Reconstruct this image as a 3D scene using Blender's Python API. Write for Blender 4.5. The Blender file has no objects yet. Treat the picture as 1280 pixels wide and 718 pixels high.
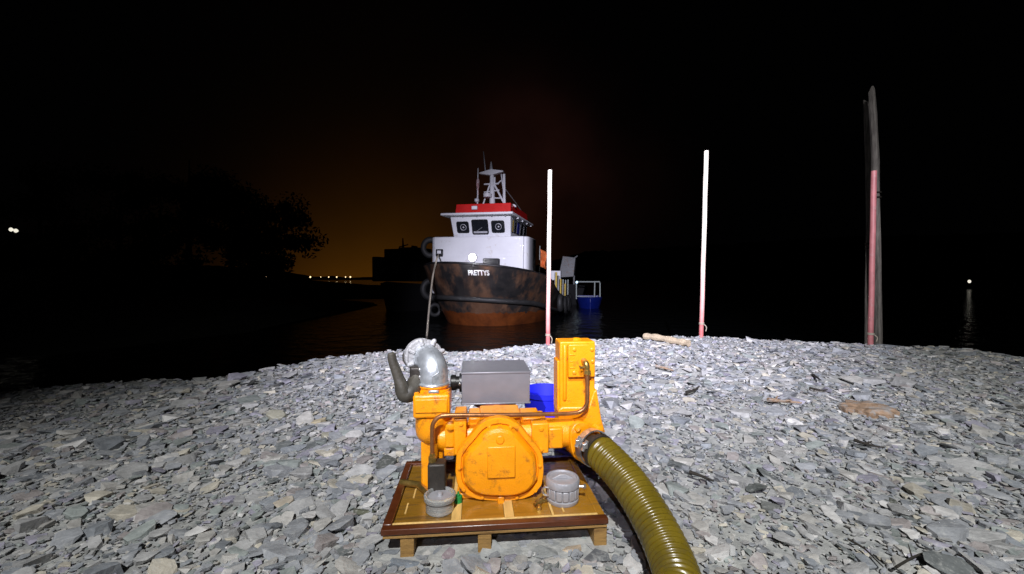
import bpy, bmesh, math, random
import numpy as np
from mathutils import Vector, Matrix, noise

# ------------------------------------------------------------------ camera, sky, light
SC = bpy.context.scene
COL = SC.collection
rad = math.radians
random.seed(7)
RNG = np.random.default_rng(11)

FPX, CX, CY = 520.0, 640.0, 359.0          # focal length and centre of the 1280 px picture
CAM_H = 0.96
PITCH = rad(1.32)
cam_d = bpy.data.cameras.new("camera")
cam = bpy.data.objects.new("camera", cam_d)
COL.objects.link(cam)
cam.location = (0, 0, CAM_H)
cam.rotation_euler = (math.pi / 2 - PITCH, 0, 0)
cam_d.sensor_width = 36.0
cam_d.lens = 36.0 * FPX / 1280.0
cam_d.clip_start = 0.05
cam_d.clip_end = 4000.0
SC.camera = cam

world = bpy.data.worlds.new("World")
SC.world = world
world.use_nodes = True


def build_world():
    nt = world.node_tree
    nt.nodes.clear()
    N, Lk = nt.nodes.new, nt.links.new
    out = N("ShaderNodeOutputWorld")
    bg = N("ShaderNodeBackground")
    tc = N("ShaderNodeTexCoord")
    sep = N("ShaderNodeSeparateXYZ")
    Lk(tc.outputs["Generated"], sep.inputs[0])

    def math_(op, a, b=None, c=None):
        m = N("ShaderNodeMath")
        m.operation = op
        for i, v in enumerate((a, b, c)):
            if v is None:
                continue
            if isinstance(v, (int, float)):
                m.inputs[i].default_value = v
            else:
                Lk(v, m.inputs[i])
        return m.outputs[0]
    X, Y, Z = sep.outputs
    az = math_("ARCTAN2", X, Y)
    el = math_("ARCSINE", Z)
    elp = math_("MAXIMUM", el, 0.0)
    nz = N("ShaderNodeTexNoise")
    nz.inputs["Scale"].default_value = 3.4
    nz.inputs["Detail"].default_value = 4
    Lk(tc.outputs["Generated"], nz.inputs["Vector"])
    # glow of a town below the horizon, lighting the low cloud
    da = math_("DIVIDE", math_("SUBTRACT", az, rad(-16.5)), rad(14))
    ga = math_("EXPONENT", math_("MULTIPLY", math_("MULTIPLY", da, da), -1.0))
    ge = math_("EXPONENT", math_("DIVIDE", elp, -rad(6.5)))
    g1 = math_("MULTIPLY", math_("MULTIPLY", ga, ge), math_("MULTIPLY_ADD", nz.outputs["Fac"], 0.9, 0.5))
    db = math_("DIVIDE", math_("SUBTRACT", az, rad(2)), rad(11))
    gb = math_("EXPONENT", math_("MULTIPLY", math_("MULTIPLY", db, db), -1.0))
    de = math_("DIVIDE", math_("SUBTRACT", el, rad(13)), rad(9))
    gf = math_("EXPONENT", math_("MULTIPLY", math_("MULTIPLY", de, de), -1.0))
    g2 = math_("MULTIPLY", math_("MULTIPLY", gb, gf), math_("MULTIPLY", math_("POWER", nz.outputs["Fac"], 2.0), 3.2))

    def col(c, f):
        v = N("ShaderNodeVectorMath")
        v.operation = "SCALE"
        v.inputs[0].default_value = c
        Lk(f, v.inputs["Scale"])
        return v.outputs[0]
    a1 = N("ShaderNodeVectorMath")
    Lk(col((0.056, 0.0200, 0.0012), g1), a1.inputs[0])
    Lk(col((0.0105, 0.0032, 0.0022), g2), a1.inputs[1])
    a2 = N("ShaderNodeVectorMath")
    Lk(a1.outputs[0], a2.inputs[0])
    a2.inputs[1].default_value = (0.00025, 0.00025, 0.0003)
    Lk(a2.outputs[0], bg.inputs["Color"])
    bg.inputs["Strength"].default_value = 1.0
    Lk(bg.outputs[0], out.inputs[0])


build_world()


def spot(name, loc, target, power, angle, blend, color, size):
    ld = bpy.data.lights.new(name, "SPOT")
    ld.energy = power
    ld.color = color
    ld.spot_size = rad(angle)
    ld.spot_blend = blend
    ld.shadow_soft_size = size
    o = bpy.data.objects.new(name, ld)
    COL.objects.link(o)
    o.location = loc
    d = Vector(target) - Vector(loc)
    o.rotation_euler = d.to_track_quat("-Z", "Y").to_euler()
    return o


# the work floodlight of the machine standing behind the photographer
LAMP = (-0.6, -5.8, 8.5)
spot("work_floodlight", LAMP, (3.0, 4.4, 0.0), 7000, 74, 1.0, (0.98, 0.985, 0.97), 0.10)
spot("work_spotlight", (-2.5, -10.5, 8.15), (2.1, 14.4, 1.2), 60000, 38, 1.0, (0.84, 0.82, 1.0), 0.10)

SC.view_settings.view_transform = "Standard"
SC.view_settings.look = "None"
SC.view_settings.exposure = 0.0
SC.view_settings.gamma = 1.0
SC.view_settings.use_curve_mapping = False
SC.render.engine = "CYCLES"
SC.cycles.use_denoising = True
SC.cycles.max_bounces = 6
SC.cycles.sample_clamp_indirect = 4.0


# ------------------------------------------------------------------ measuring
def at(px, py, Y):
    """world point seen at a pixel of the 1280 px photograph, at distance Y in front of the camera"""
    f = Vector((0, math.cos(PITCH), -math.sin(PITCH)))
    u = Vector((0, math.sin(PITCH), math.cos(PITCH)))
    v = f + Vector((1, 0, 0)) * ((px - CX) / FPX) - u * ((py - CY) / FPX)
    return Vector((0, 0, CAM_H)) + v * (Y / v.y)


class Frame:
    def __init__(s, origin, rz):
        s.o = Vector(origin)
        s.rz = rz
        s.ex = Vector((math.cos(rz), math.sin(rz), 0))
        s.ey = Vector((-math.sin(rz), math.cos(rz), 0))

    def p(s, px, py, yl):
        """local point on the plane local y = yl seen at the pixel"""
        a = at(px, py, 1.0) - Vector((0, 0, CAM_H))
        c = Vector((0, 0, CAM_H)) - s.o
        t = (yl - c.dot(s.ey)) / a.dot(s.ey)
        q = c + a * t
        return Vector((q.dot(s.ex), q.dot(s.ey), q.z))


# ------------------------------------------------------------------ materials
MATS = {}


def mat(name, base, rough=0.5, metal=0.0, var=0.12, scale=8.0, bump=0.0, bscale=40.0, dark=None, dirt=0.0,
        dscale=5.0, spec=0.5, coat=0.0, emit=None, alpha_glass=0.0, coords="Object", stretch=None):
    if name in MATS:
        return MATS[name]
    m = bpy.data.materials.new(name)
    MATS[name] = m
    m.use_nodes = True
    nt = m.node_tree
    N, Lk = nt.nodes.new, nt.links.new
    b = nt.nodes["Principled BSDF"]
    b.inputs["Metallic"].default_value = metal
    b.inputs["Specular IOR Level"].default_value = spec
    b.inputs["Coat Weight"].default_value = coat
    b.inputs["Coat Roughness"].default_value = 0.2
    tc = N("ShaderNodeTexCoord")
    vec = tc.outputs[coords]
    if stretch:
        mp = N("ShaderNodeMapping")
        mp.inputs["Scale"].default_value = stretch
        Lk(vec, mp.inputs["Vector"])
        vec = mp.outputs[0]
    n1 = N("ShaderNodeTexNoise")
    n1.inputs["Scale"].default_value = scale
    n1.inputs["Detail"].default_value = 6
    n1.inputs["Roughness"].default_value = 0.6
    Lk(vec, n1.inputs["Vector"])
    r1 = N("ShaderNodeValToRGB")
    r1.color_ramp.elements[0].position = 0.3
    r1.color_ramp.elements[1].position = 0.7
    c = Vector(base[:3])
    lo, hi = c * (1 - var), c * (1 + var)
    r1.color_ramp.elements[0].color = (*lo, 1)
    r1.color_ramp.elements[1].color = (*hi, 1)
    Lk(n1.outputs["Fac"], r1.inputs[0])
    colr = r1.outputs[0]
    if dirt > 0:
        n2 = N("ShaderNodeTexNoise")
        n2.inputs["Scale"].default_value = dscale
        n2.inputs["Detail"].default_value = 8
        n2.inputs["Roughness"].default_value = 0.7
        Lk(vec, n2.inputs["Vector"])
        r2 = N("ShaderNodeValToRGB")
        r2.color_ramp.elements[0].position = 0.62 - 0.3 * dirt
        r2.color_ramp.elements[1].position = 0.78 - 0.3 * dirt
        Lk(n2.outputs["Fac"], r2.inputs[0])
        mx = N("ShaderNodeMix")
        mx.data_type = "RGBA"
        Lk(r2.outputs[0], mx.inputs["Factor"])
        Lk(colr, mx.inputs["A"])
        mx.inputs["B"].default_value = (*(dark or (0.05, 0.04, 0.03)), 1)
        colr = mx.outputs["Result"]
    Lk(colr, b.inputs["Base Color"])
    n3 = N("ShaderNodeMapRange")
    n3.inputs["To Min"].default_value = max(0.02, rough - 0.12)
    n3.inputs["To Max"].default_value = min(1, rough + 0.15)
    Lk(n1.outputs["Fac"], n3.inputs["Value"])
    Lk(n3.outputs[0], b.inputs["Roughness"])
    if bump > 0:
        n4 = N("ShaderNodeTexNoise")
        n4.inputs["Scale"].default_value = bscale
        n4.inputs["Detail"].default_value = 5
        Lk(vec, n4.inputs["Vector"])
        bp = N("ShaderNodeBump")
        bp.inputs["Strength"].default_value = bump
        bp.inputs["Distance"].default_value = 0.01
        Lk(n4.outputs["Fac"], bp.inputs["Height"])
        Lk(bp.outputs[0], b.inputs["Normal"])
    if emit:
        b.inputs["Emission Color"].default_value = (*emit[:3], 1)
        b.inputs["Emission Strength"].default_value = emit[3]
    if alpha_glass:
        b.inputs["Transmission Weight"].default_value = alpha_glass
    return m


ORANGE = mat("orange_enamel", (0.83, 0.295, 0.001), 0.38, var=0.10, scale=9, bump=0.22, bscale=190, coat=0.15,
             dark=(0.30, 0.10, 0.012), dirt=0.26, dscale=24)
ORANGE2 = mat("orange_enamel_tower", (0.86, 0.30, 0.001), 0.38, var=0.10, scale=9, bump=0.22, bscale=190, coat=0.15,
              dark=(0.34, 0.12, 0.012), dirt=0.22, dscale=24)
GALV = mat("galvanised_steel", (0.60, 0.64, 0.66), 0.36, metal=0.75, var=0.16, scale=30, bump=0.08, bscale=90,
           dark=(0.30, 0.32, 0.33), dirt=0.25, dscale=18)
GALVROUGH = mat("rough_galvanised_casting", (0.36, 0.36, 0.36), 0.6, metal=0.3, var=0.25, scale=40, bump=0.5, bscale=110)
BOXGREY = mat("grey_box_paint", (0.20, 0.20, 0.215), 0.34, metal=0.35, var=0.05, scale=20, bump=0.05, bscale=200)
BLACKPL = mat("black_plastic", (0.015, 0.015, 0.016), 0.4, var=0.2)
REDOX = mat("red_oxide_primer", (0.16, 0.025, 0.010), 0.5, var=0.25, scale=20)
COPPER = mat("brown_copper_pipe", (0.30, 0.130, 0.050), 0.36, metal=0.7, var=0.3, scale=18, bump=0.1)
BRASS = mat("brass_fitting", (0.45, 0.30, 0.085), 0.34, metal=0.9, var=0.3, scale=30, bump=0.15, bscale=90)
STEEL = mat("bright_clamp_steel", (0.62, 0.62, 0.62), 0.28, metal=0.9, var=0.15, scale=25)
IRON = mat("dark_iron", (0.04, 0.034, 0.028), 0.5, metal=0.4, var=0.3, scale=25, bump=0.3)
RUBBER = mat("khaki_black_rubber", (0.048, 0.043, 0.032), 0.55, var=0.45, scale=15, bump=0.25, bscale=50)
HOSE = mat("olive_hose_plastic", (0.135, 0.096, 0.008), 0.26, var=0.2, scale=9, bump=0.08, spec=0.55,
           dark=(0.085, 0.065, 0.02), dirt=0.3, dscale=7)
HOSERIB = mat("olive_hose_rib", (0.165, 0.135, 0.030), 0.24, var=0.15, scale=9, spec=0.6)
PLY = mat("varnished_plywood", (0.25, 0.125, 0.014), 0.24, var=0.35, scale=5, stretch=(1.2, 9, 3), coat=0.7,
          dark=(0.13, 0.068, 0.016), dirt=0.5, dscale=5, bump=0.12)
PLY2 = mat("varnished_plywood_tan", (0.36, 0.165, 0.014), 0.24, var=0.25, scale=5, stretch=(1.2, 9, 3), coat=0.7,
           dark=(0.20, 0.10, 0.02), dirt=0.38, dscale=5, bump=0.12)
BATTEN = mat("pale_batten_wood", (0.62, 0.40, 0.13), 0.5, var=0.2, scale=9, stretch=(6, 1, 3), bump=0.1)
LIP = mat("red_brown_edge_strip", (0.085, 0.022, 0.006), 0.35, var=0.3, scale=9, coat=0.3, bump=0.1)
RUNNER = mat("runner_wood", (0.30, 0.17, 0.05), 0.6, var=0.3, scale=10, stretch=(2, 2, 14), bump=0.3,
             dark=(0.14, 0.07, 0.02), dirt=0.3)
CAPGREY = mat("grey_cast_aluminium", (0.36, 0.36, 0.385), 0.5, metal=0.3, var=0.12, scale=30, bump=0.15, bscale=120)
CLEAR = mat("clear_plastic", (0.85, 0.87, 0.85), 0.08, var=0.05, alpha_glass=0.75)
GREENPL = mat("green_plastic", (0.012, 0.23, 0.055), 0.4)
BLUEPL = mat("blue_plastic", (0.004, 0.008, 0.62), 0.65, var=0.1)
WHITEP = mat("ship_white_paint", (0.72, 0.73, 0.76), 0.45, var=0.04, scale=1.5, dark=(0.45, 0.40, 0.33), dirt=0.12,
             dscale=2.2, bump=0.05, bscale=6)
SHIPRED = mat("ship_red_paint", (0.62, 0.012, 0.010), 0.4, var=0.1, scale=2)
SHIPGREY = mat("ship_grey_paint", (0.22, 0.23, 0.235), 0.5, var=0.2, scale=2, dark=(0.2, 0.1, 0.05), dirt=0.3)
SHIPBLACK = mat("ship_black_paint", (0.009, 0.009, 0.010), 0.4, var=0.4, scale=2)
SHIPYELLOW = mat("ship_yellow_paint", (0.50, 0.36, 0.06), 0.5, var=0.2)
TYRE = mat("tyre_rubber", (0.018, 0.018, 0.018), 0.6, var=0.3, scale=6, bump=0.3, bscale=20)
GLASSD = mat("dark_window_glass", (0.012, 0.014, 0.017), 0.06, var=0.1)
LETTER = mat("white_lettering", (0.78, 0.78, 0.76), 0.5, var=0.05)
ROPE = mat("weathered_rope", (0.33, 0.29, 0.23), 0.8, var=0.3, scale=20, bump=0.4)
FLAGRED = mat("orange_flag_cloth", (0.75, 0.17, 0.04), 0.7, var=0.4, scale=4, dark=(0.75, 0.5, 0.2), dirt=0.3)
PINKCL = mat("pale_pink_flag", (0.62, 0.38, 0.38), 0.7, var=0.15)
BLUEHULL = mat("blue_boat_paint", (0.004, 0.012, 0.15), 0.4, var=0.2, scale=3)
RAILW = mat("pale_rail_metal", (0.34, 0.38, 0.36), 0.4, var=0.1)
TIMBER = mat("old_pile_timber", (0.15, 0.135, 0.12), 0.85, var=0.5, scale=6, stretch=(5, 5, 0.6), bump=0.6, bscale=18)
DRIFT = mat("bleached_driftwood", (0.36, 0.29, 0.20), 0.8, var=0.3, scale=9, stretch=(1, 6, 6), bump=0.5, bscale=30)
TWIG = mat("dark_twig_bark", (0.022, 0.018, 0.014), 0.8, var=0.4, scale=20)
BARK = mat("tree_bark", (0.06, 0.05, 0.035), 0.9, var=0.4, scale=4, bump=0.5)
LEAF = mat("tree_leaves", (0.060, 0.065, 0.020), 0.6, var=0.4, scale=0.8)
LAMPW = mat("lit_lamp_white", (0.8, 0.8, 0.8), 0.3, emit=(1.0, 0.98, 1.0, 30))
LAMPF = mat("lit_lamp_warm", (0.8, 0.8, 0.8), 0.3, emit=(1.0, 0.72, 0.38, 2.2))
LAMPC = mat("lit_lamp_pale", (0.8, 0.8, 0.8), 0.3, emit=(1.0, 0.95, 0.80, 0.9))
LAMPB = mat("lit_lamp_cool", (0.8, 0.8, 0.8), 0.3, emit=(0.45, 0.75, 1.0, 1.6))
TWIG2 = mat("rust_brown_bark", (0.25, 0.165, 0.105), 0.9, var=0.4, scale=25, dark=(0.26, 0.25, 0.24), dirt=0.45, dscale=14, bump=0.5)


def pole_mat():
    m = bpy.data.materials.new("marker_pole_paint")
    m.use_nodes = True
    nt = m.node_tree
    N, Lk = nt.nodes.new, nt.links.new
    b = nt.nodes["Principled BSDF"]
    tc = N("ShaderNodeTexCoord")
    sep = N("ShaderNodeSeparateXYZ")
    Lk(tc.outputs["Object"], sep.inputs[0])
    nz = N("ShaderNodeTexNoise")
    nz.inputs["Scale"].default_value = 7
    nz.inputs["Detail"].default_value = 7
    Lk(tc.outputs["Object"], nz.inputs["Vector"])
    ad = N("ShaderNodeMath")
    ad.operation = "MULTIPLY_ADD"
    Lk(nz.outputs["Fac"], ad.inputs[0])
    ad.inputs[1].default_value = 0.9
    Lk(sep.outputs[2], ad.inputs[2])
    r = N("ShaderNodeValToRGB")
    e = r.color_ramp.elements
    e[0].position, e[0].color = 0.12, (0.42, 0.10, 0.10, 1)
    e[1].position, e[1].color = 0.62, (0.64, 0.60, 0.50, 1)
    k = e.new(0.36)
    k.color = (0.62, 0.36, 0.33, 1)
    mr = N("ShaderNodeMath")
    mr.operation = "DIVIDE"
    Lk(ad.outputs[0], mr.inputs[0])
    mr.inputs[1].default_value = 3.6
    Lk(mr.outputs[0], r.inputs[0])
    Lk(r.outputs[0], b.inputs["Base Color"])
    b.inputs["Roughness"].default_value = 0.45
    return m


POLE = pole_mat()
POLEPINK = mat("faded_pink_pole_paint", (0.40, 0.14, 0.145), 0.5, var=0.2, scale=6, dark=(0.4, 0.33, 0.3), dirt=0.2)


def hull_mat():
    m = bpy.data.materials.new("tug_hull_paint")
    m.use_nodes = True
    nt = m.node_tree
    N, Lk = nt.nodes.new, nt.links.new
    b = nt.nodes["Principled BSDF"]
    tc = N("ShaderNodeTexCoord")
    sep = N("ShaderNodeSeparateXYZ")
    Lk(tc.outputs["Object"], sep.inputs[0])

    def noi(s, st=(1, 1, 1)):
        mp = N("ShaderNodeMapping")
        mp.inputs["Scale"].default_value = st
        Lk(tc.outputs["Object"], mp.inputs["Vector"])
        n = N("ShaderNodeTexNoise")
        n.inputs["Scale"].default_value = s
        n.inputs["Detail"].default_value = 7
        n.inputs["Roughness"].default_value = 0.65
        Lk(mp.outputs[0], n.inputs["Vector"])
        return n.outputs["Fac"]

    def ramp(f, p0, c0, p1, c1):
        r = N("ShaderNodeValToRGB")
        e = r.color_ramp.elements
        e[0].position, e[0].color = p0, (*c0, 1)
        e[1].position, e[1].color = p1, (*c1, 1)
        Lk(f, r.inputs[0])
        return r.outputs[0]

    def mix(f, a, bb):
        x = N("ShaderNodeMix")
        x.data_type = "RGBA"
        Lk(f, x.inputs["Factor"])
        Lk(a, x.inputs["A"])
        Lk(bb, x.inputs["B"])
        return x.outputs["Result"]
    black = ramp(noi(1.2), 0.35, (0.010, 0.010, 0.011), 0.7, (0.030, 0.026, 0.024))
    rust = ramp(noi(1.8), 0.3, (0.070, 0.032, 0.017), 0.7, (0.125, 0.070, 0.042))
    up = mix(ramp(noi(0.9, (1, 1, 0.5)), 0.45, (0, 0, 0), 0.58, (1, 1, 1)), black, rust)
    red = ramp(noi(1.4, (1, 1, 0.6)), 0.3, (0.05, 0.013, 0.004), 0.75, (0.19, 0.050, 0.010))
    ad = N("ShaderNodeMath")
    ad.operation = "MULTIPLY_ADD"
    Lk(noi(3.0), ad.inputs[0])
    ad.inputs[1].default_value = 0.55
    Lk(sep.outputs[2], ad.inputs[2])
    line = ramp(ad.outputs[0], 0.97, (0, 0, 0), 1.0, (1, 1, 1))
    Lk(mix(line, red, up), b.inputs["Base Color"])
    b.inputs["Roughness"].default_value = 0.42
    bp = N("ShaderNodeBump")
    bp.inputs["Strength"].default_value = 0.35
    bp.inputs["Distance"].default_value = 0.06
    Lk(noi(2.5), bp.inputs["Height"])
    Lk(bp.outputs[0], b.inputs["Normal"])
    return m


HULL = hull_mat()


def stone_mat(name, src):
    m = bpy.data.materials.new(name)
    m.use_nodes = True
    nt = m.node_tree
    N, Lk = nt.nodes.new, nt.links.new
    b = nt.nodes["Principled BSDF"]
    tc = N("ShaderNodeTexCoord")
    geo = N("ShaderNodeNewGeometry")
    if src == "attr":
        a = N("ShaderNodeAttribute")
        a.attribute_name = "tint"
        tint = a.outputs["Color"]
    elif src == "object":
        a = N("ShaderNodeObjectInfo")
        tint = a.outputs["Color"]
    else:
        a = N("ShaderNodeTexVoronoi")
        a.inputs["Scale"].default_value = 22
        Lk(geo.outputs["Position"], a.inputs["Vector"])
        r = N("ShaderNodeValToRGB")
        r.color_ramp.elements[0].color = (0.24, 0.25, 0.255, 1)
        r.color_ramp.elements[1].color = (0.44, 0.44, 0.42, 1)
        Lk(a.outputs["Color"], r.inputs[0])
        tint = r.outputs[0]
    n1 = N("ShaderNodeTexNoise")
    n1.inputs["Scale"].default_value = 14
    n1.inputs["Detail"].default_value = 8
    n1.inputs["Roughness"].default_value = 0.65
    Lk(geo.outputs["Position"], n1.inputs["Vector"])
    r1 = N("ShaderNodeMapRange")
    r1.inputs["From Min"].default_value = 0.28
    r1.inputs["From Max"].default_value = 0.72
    r1.inputs["To Min"].default_value = 0.66
    r1.inputs["To Max"].default_value = 1.30
    Lk(n1.outputs["Fac"], r1.inputs["Value"])
    mul = N("ShaderNodeVectorMath")
    mul.operation = "SCALE"
    Lk(tint, mul.inputs[0])
    Lk(r1.outputs[0], mul.inputs["Scale"])
    # pale rock dust in patches
    n2 = N("ShaderNodeTexNoise")
    n2.inputs["Scale"].default_value = 45
    n2.inputs["Detail"].default_value = 6
    n2.inputs["Roughness"].default_value = 0.7
    Lk(geo.outputs["Position"], n2.inputs["Vector"])
    r2 = N("ShaderNodeMapRange")
    r2.inputs["From Min"].default_value = 0.52
    r2.inputs["From Max"].default_value = 0.75
    r2.inputs["To Max"].default_value = 0.6
    Lk(n2.outputs["Fac"], r2.inputs["Value"])
    mx = N("ShaderNodeMix")
    mx.data_type = "RGBA"
    Lk(r2.outputs[0], mx.inputs["Factor"])
    Lk(mul.outputs[0], mx.inputs["A"])
    mx.inputs["B"].default_value = (0.52, 0.52, 0.50, 1)
    Lk(mx.outputs["Result"], b.inputs["Base Color"])
    b.inputs["Roughness"].default_value = 0.8
    b.inputs["Specular IOR Level"].default_value = 0.35
    bp = N("ShaderNodeBump")
    bp.inputs["Strength"].default_value = 0.55
    bp.inputs["Distance"].default_value = 0.012
    n3 = N("ShaderNodeTexNoise")
    n3.inputs["Scale"].default_value = 38
    n3.inputs["Detail"].default_value = 7
    n3.inputs["Roughness"].default_value = 0.62
    Lk(geo.outputs["Position"], n3.inputs["Vector"])
    Lk(n3.outputs["Fac"], bp.inputs["Height"])
    Lk(bp.outputs[0], b.inputs["Normal"])
    return m


ST_ATTR = stone_mat("broken_rock", "attr")
ST_OBJ = stone_mat("broken_rock_slab", "object")
ST_GROUND = stone_mat("rock_grit", "ground")


# ------------------------------------------------------------------ mesh helpers
def thing(name, label, cat, loc=(0, 0, 0), rz=0.0, group=None):
    o = bpy.data.objects.new(name, None)
    COL.objects.link(o)
    o.empty_display_size = 0.1
    o.location = loc
    o.rotation_euler = (0, 0, rz)
    tag(o, label, cat, group)
    return o


def tag(o, label=None, cat=None, group=None, kind=None):
    if label:
        o["label"] = label
    if cat:
        o["category"] = cat
    if group:
        o["group"] = group
    if kind:
        o["kind"] = kind
    return o


class MB:
    def __init__(s):
        s.v, s.f = [], []

    def add(s, vs, fs):
        k = len(s.v)
        s.v += [tuple(v) for v in vs]
        s.f += [tuple(i + k for i in f) for f in fs]
        return s

    def box(s, a, b):
        x0, y0, z0 = (min(a[i], b[i]) for i in range(3))
        x1, y1, z1 = (max(a[i], b[i]) for i in range(3))
        return s.add([(x0, y0, z0), (x1, y0, z0), (x1, y1, z0), (x0, y1, z0),
                      (x0, y0, z1), (x1, y0, z1), (x1, y1, z1), (x0, y1, z1)],
                     [(0, 3, 2, 1), (4, 5, 6, 7), (0, 1, 5, 4), (1, 2, 6, 5), (2, 3, 7, 6), (3, 0, 4, 7)])

    def tube(s, pts, r, n=16, caps=True):
        pts = [Vector(p) for p in pts]
        rs = r if isinstance(r, (list, tuple)) else [r] * len(pts)
        rings, prev = [], None
        for i, p in enumerate(pts):
            t = (pts[min(i + 1, len(pts) - 1)] - pts[max(i - 1, 0)])
            if t.length < 1e-9:
                t = prev_t
            t.normalize()
            prev_t = t
            if prev is None:
                a = Vector((0, 0, 1)) if abs(t.z) < 0.9 else Vector((1, 0, 0))
                nrm = t.cross(a).normalized()
            else:
                nrm = (prev - t * prev.dot(t)).normalized()
            prev = nrm
            bi = t.cross(nrm)
            rings.append([p + (nrm * math.cos(2 * math.pi * k / n) + bi * math.sin(2 * math.pi * k / n)) * rs[i]
                          for k in range(n)])
        return s.loft(rings, caps)

    def loft(s, rings, caps=True, closed=True):
        n = len(rings[0])
        k = len(s.v)
        for rg in rings:
            s.v += [tuple(p) for p in rg]
        for i in range(len(rings) - 1):
            for j in range(n if closed else n - 1):
                j2 = (j + 1) % n
                s.f.append((k + i * n + j, k + i * n + j2, k + (i + 1) * n + j2, k + (i + 1) * n + j))
        if caps:
            s.f.append(tuple(k + j for j in reversed(range(n))))
            s.f.append(tuple(k + (len(rings) - 1) * n + j for j in range(n)))
        return s

    def lathe(s, axis_p, axis_d, prof, n=32, caps=True):
        """prof: list of (distance along the axis, radius)"""
        d = Vector(axis_d).normalized()
        a = Vector((0, 0, 1)) if abs(d.z) < 0.9 else Vector((1, 0, 0))
        u = d.cross(a).normalized()
        w = d.cross(u)
        p0 = Vector(axis_p)
        rings = [[p0 + d * h + (u * math.cos(2 * math.pi * k / n) + w * math.sin(2 * math.pi * k / n)) * max(r, 1e-4)
                  for k in range(n)] for h, r in prof]
        return s.loft(rings, caps)

    def prism(s, poly, y0, y1):
        """poly of (x, z), extruded along y"""
        return s.loft([[(x, y0, z) for x, z in poly], [(x, y1, z) for x, z in poly]])

    def torus(s, c, axis, R, r, n=28, m=12, a0=0, a1=2 * math.pi):
        d = Vector(axis).normalized()
        a = Vector((0, 0, 1)) if abs(d.z) < 0.9 else Vector((1, 0, 0))
        u = d.cross(a).normalized()
        w = d.cross(u)
        c = Vector(c)
        full = abs(a1 - a0 - 2 * math.pi) < 1e-6
        cnt = n if full else n + 1
        rings = []
        for i in range(cnt):
            t = a0 + (a1 - a0) * i / n
            e = u * math.cos(t) + w * math.sin(t)
            rings.append([c + e * (R + r * math.cos(2 * math.pi * j / m)) + d * (r * math.sin(2 * math.pi * j / m))
                          for j in range(m)])
        if full:
            rings.append(rings[0])
        return s.loft(rings, not full)

    def build(s, name, m, parent=None, bevel=0.0, seg=2, ang=35, smooth=True):
        me = bpy.data.meshes.new(name)
        me.from_pydata(s.v, [], s.f)
        bm = bmesh.new()
        bm.from_mesh(me)
        bmesh.ops.remove_doubles(bm, verts=bm.verts, dist=1e-5)
        bmesh.ops.recalc_face_normals(bm, faces=bm.faces)
        bm.to_mesh(me)
        bm.free()
        if smooth:
            me.polygons.foreach_set("use_smooth", [True] * len(me.polygons))
            me.set_sharp_from_angle(angle=rad(ang))
        if m:
            me.materials.append(m)
        o = bpy.data.objects.new(name, me)
        COL.objects.link(o)
        if parent:
            o.parent = parent
        if bevel:
            bv = o.modifiers.new("bevel", "BEVEL")
            bv.width = bevel
            bv.segments = seg
            bv.limit_method = "ANGLE"
            bv.angle_limit = rad(40)
        return o


def spline(pts, n=8):
    """Catmull-Rom through the points"""
    P = [Vector(p) for p in pts]
    P = [P[0] * 2 - P[1]] + P + [P[-1] * 2 - P[-2]]
    out = []
    for i in range(1, len(P) - 2):
        for k in range(n):
            t = k / n
            a, b, c, d = P[i - 1], P[i], P[i + 1], P[i + 2]
            out.append(0.5 * ((2 * b) + (c - a) * t + (2 * a - 5 * b + 4 * c - d) * t * t + (3 * b - a - 3 * c + d) * t ** 3))
    out.append(P[-2].copy())
    return out


def copy_mesh(o, parent=None, name=None):
    c = o.copy()
    COL.objects.link(c)
    c.parent = parent
    return c


# ------------------------------------------------------------------ the ground: a rubble embankment above the water
WATER_Z = -1.54
U_ = [-2.2, -1.231, -0.962, -0.654, -0.46, -0.31, -0.1, 0.087, 0.25, 0.404, 0.6, 0.846, 1.0, 1.231, 2.2]
PY_ = [510, 497, 482, 468, 452, 442, 439, 431, 427, 422, 425, 429, 436, 446, 462]
YC_ = [4.2, 4.6, 5.0, 5.0, 5.4, 5.9, 6.2, 6.5, 6.9, 7.1, 7.2, 7.2, 7.0, 6.6, 6.0]
ZC_ = [at(CX + u * FPX, p, y).z for u, p, y in zip(U_, PY_, YC_)]


def ground_z(x, y, bumps=True):
    ye = max(y, 0.9)
    u = x / ye
    yc = float(np.interp(u, U_, YC_))
    zc = float(np.interp(u, U_, ZC_))
    r = ye / yc
    if r < 1:
        s = max(0.0, (r - 0.22) / 0.78)
        z = zc * s * s * (3 - 2 * s) if zc < 0 else zc * s
        z = zc * s ** 1.3
    else:
        d = ye - yc
        z = zc - 0.62 * d * d / (d + 0.35)
    d = math.hypot((x + 0.05) * 0.8, y - 1.70)
    z -= 0.006 * (1 - min(1.0, max(0.0, (d - 0.42) / 0.6)))
    if bumps:
        k = min(1.0, max(0.0, (math.hypot(x + 0.05, y - 1.72) - 0.55) / 0.8))
        z += k * (0.05 * noise.noise((x * 0.9, y * 0.9, 3.1)) + 0.03 * noise.noise((x * 2.6, y * 2.6, 8.2)))
    return z


def build_ground():
    xs = np.concatenate([np.linspace(-30, -9, 30), np.linspace(-8.9, 9.9, 210), np.linspace(10.2, 30, 30)])
    ys = np.concatenate([np.linspace(-20, 0.4, 30), np.linspace(0.5, 9.5, 120), np.linspace(9.7, 13, 14)])
    verts = [(x, y, ground_z(x, y) - 0.009) for y in ys for x in xs]
    nx = len(xs)
    faces = [(j * nx + i, j * nx + i + 1, (j + 1) * nx + i + 1, (j + 1) * nx + i)
             for j in range(len(ys) - 1) for i in range(nx - 1)]
    me = bpy.data.meshes.new("ground")
    me.from_pydata(verts, [], faces)
    me.polygons.foreach_set("use_smooth", [True] * len(me.polygons))
    me.materials.append(ST_GROUND)
    o = bpy.data.objects.new("ground", me)
    COL.objects.link(o)
    return tag(o, kind="structure")


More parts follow.
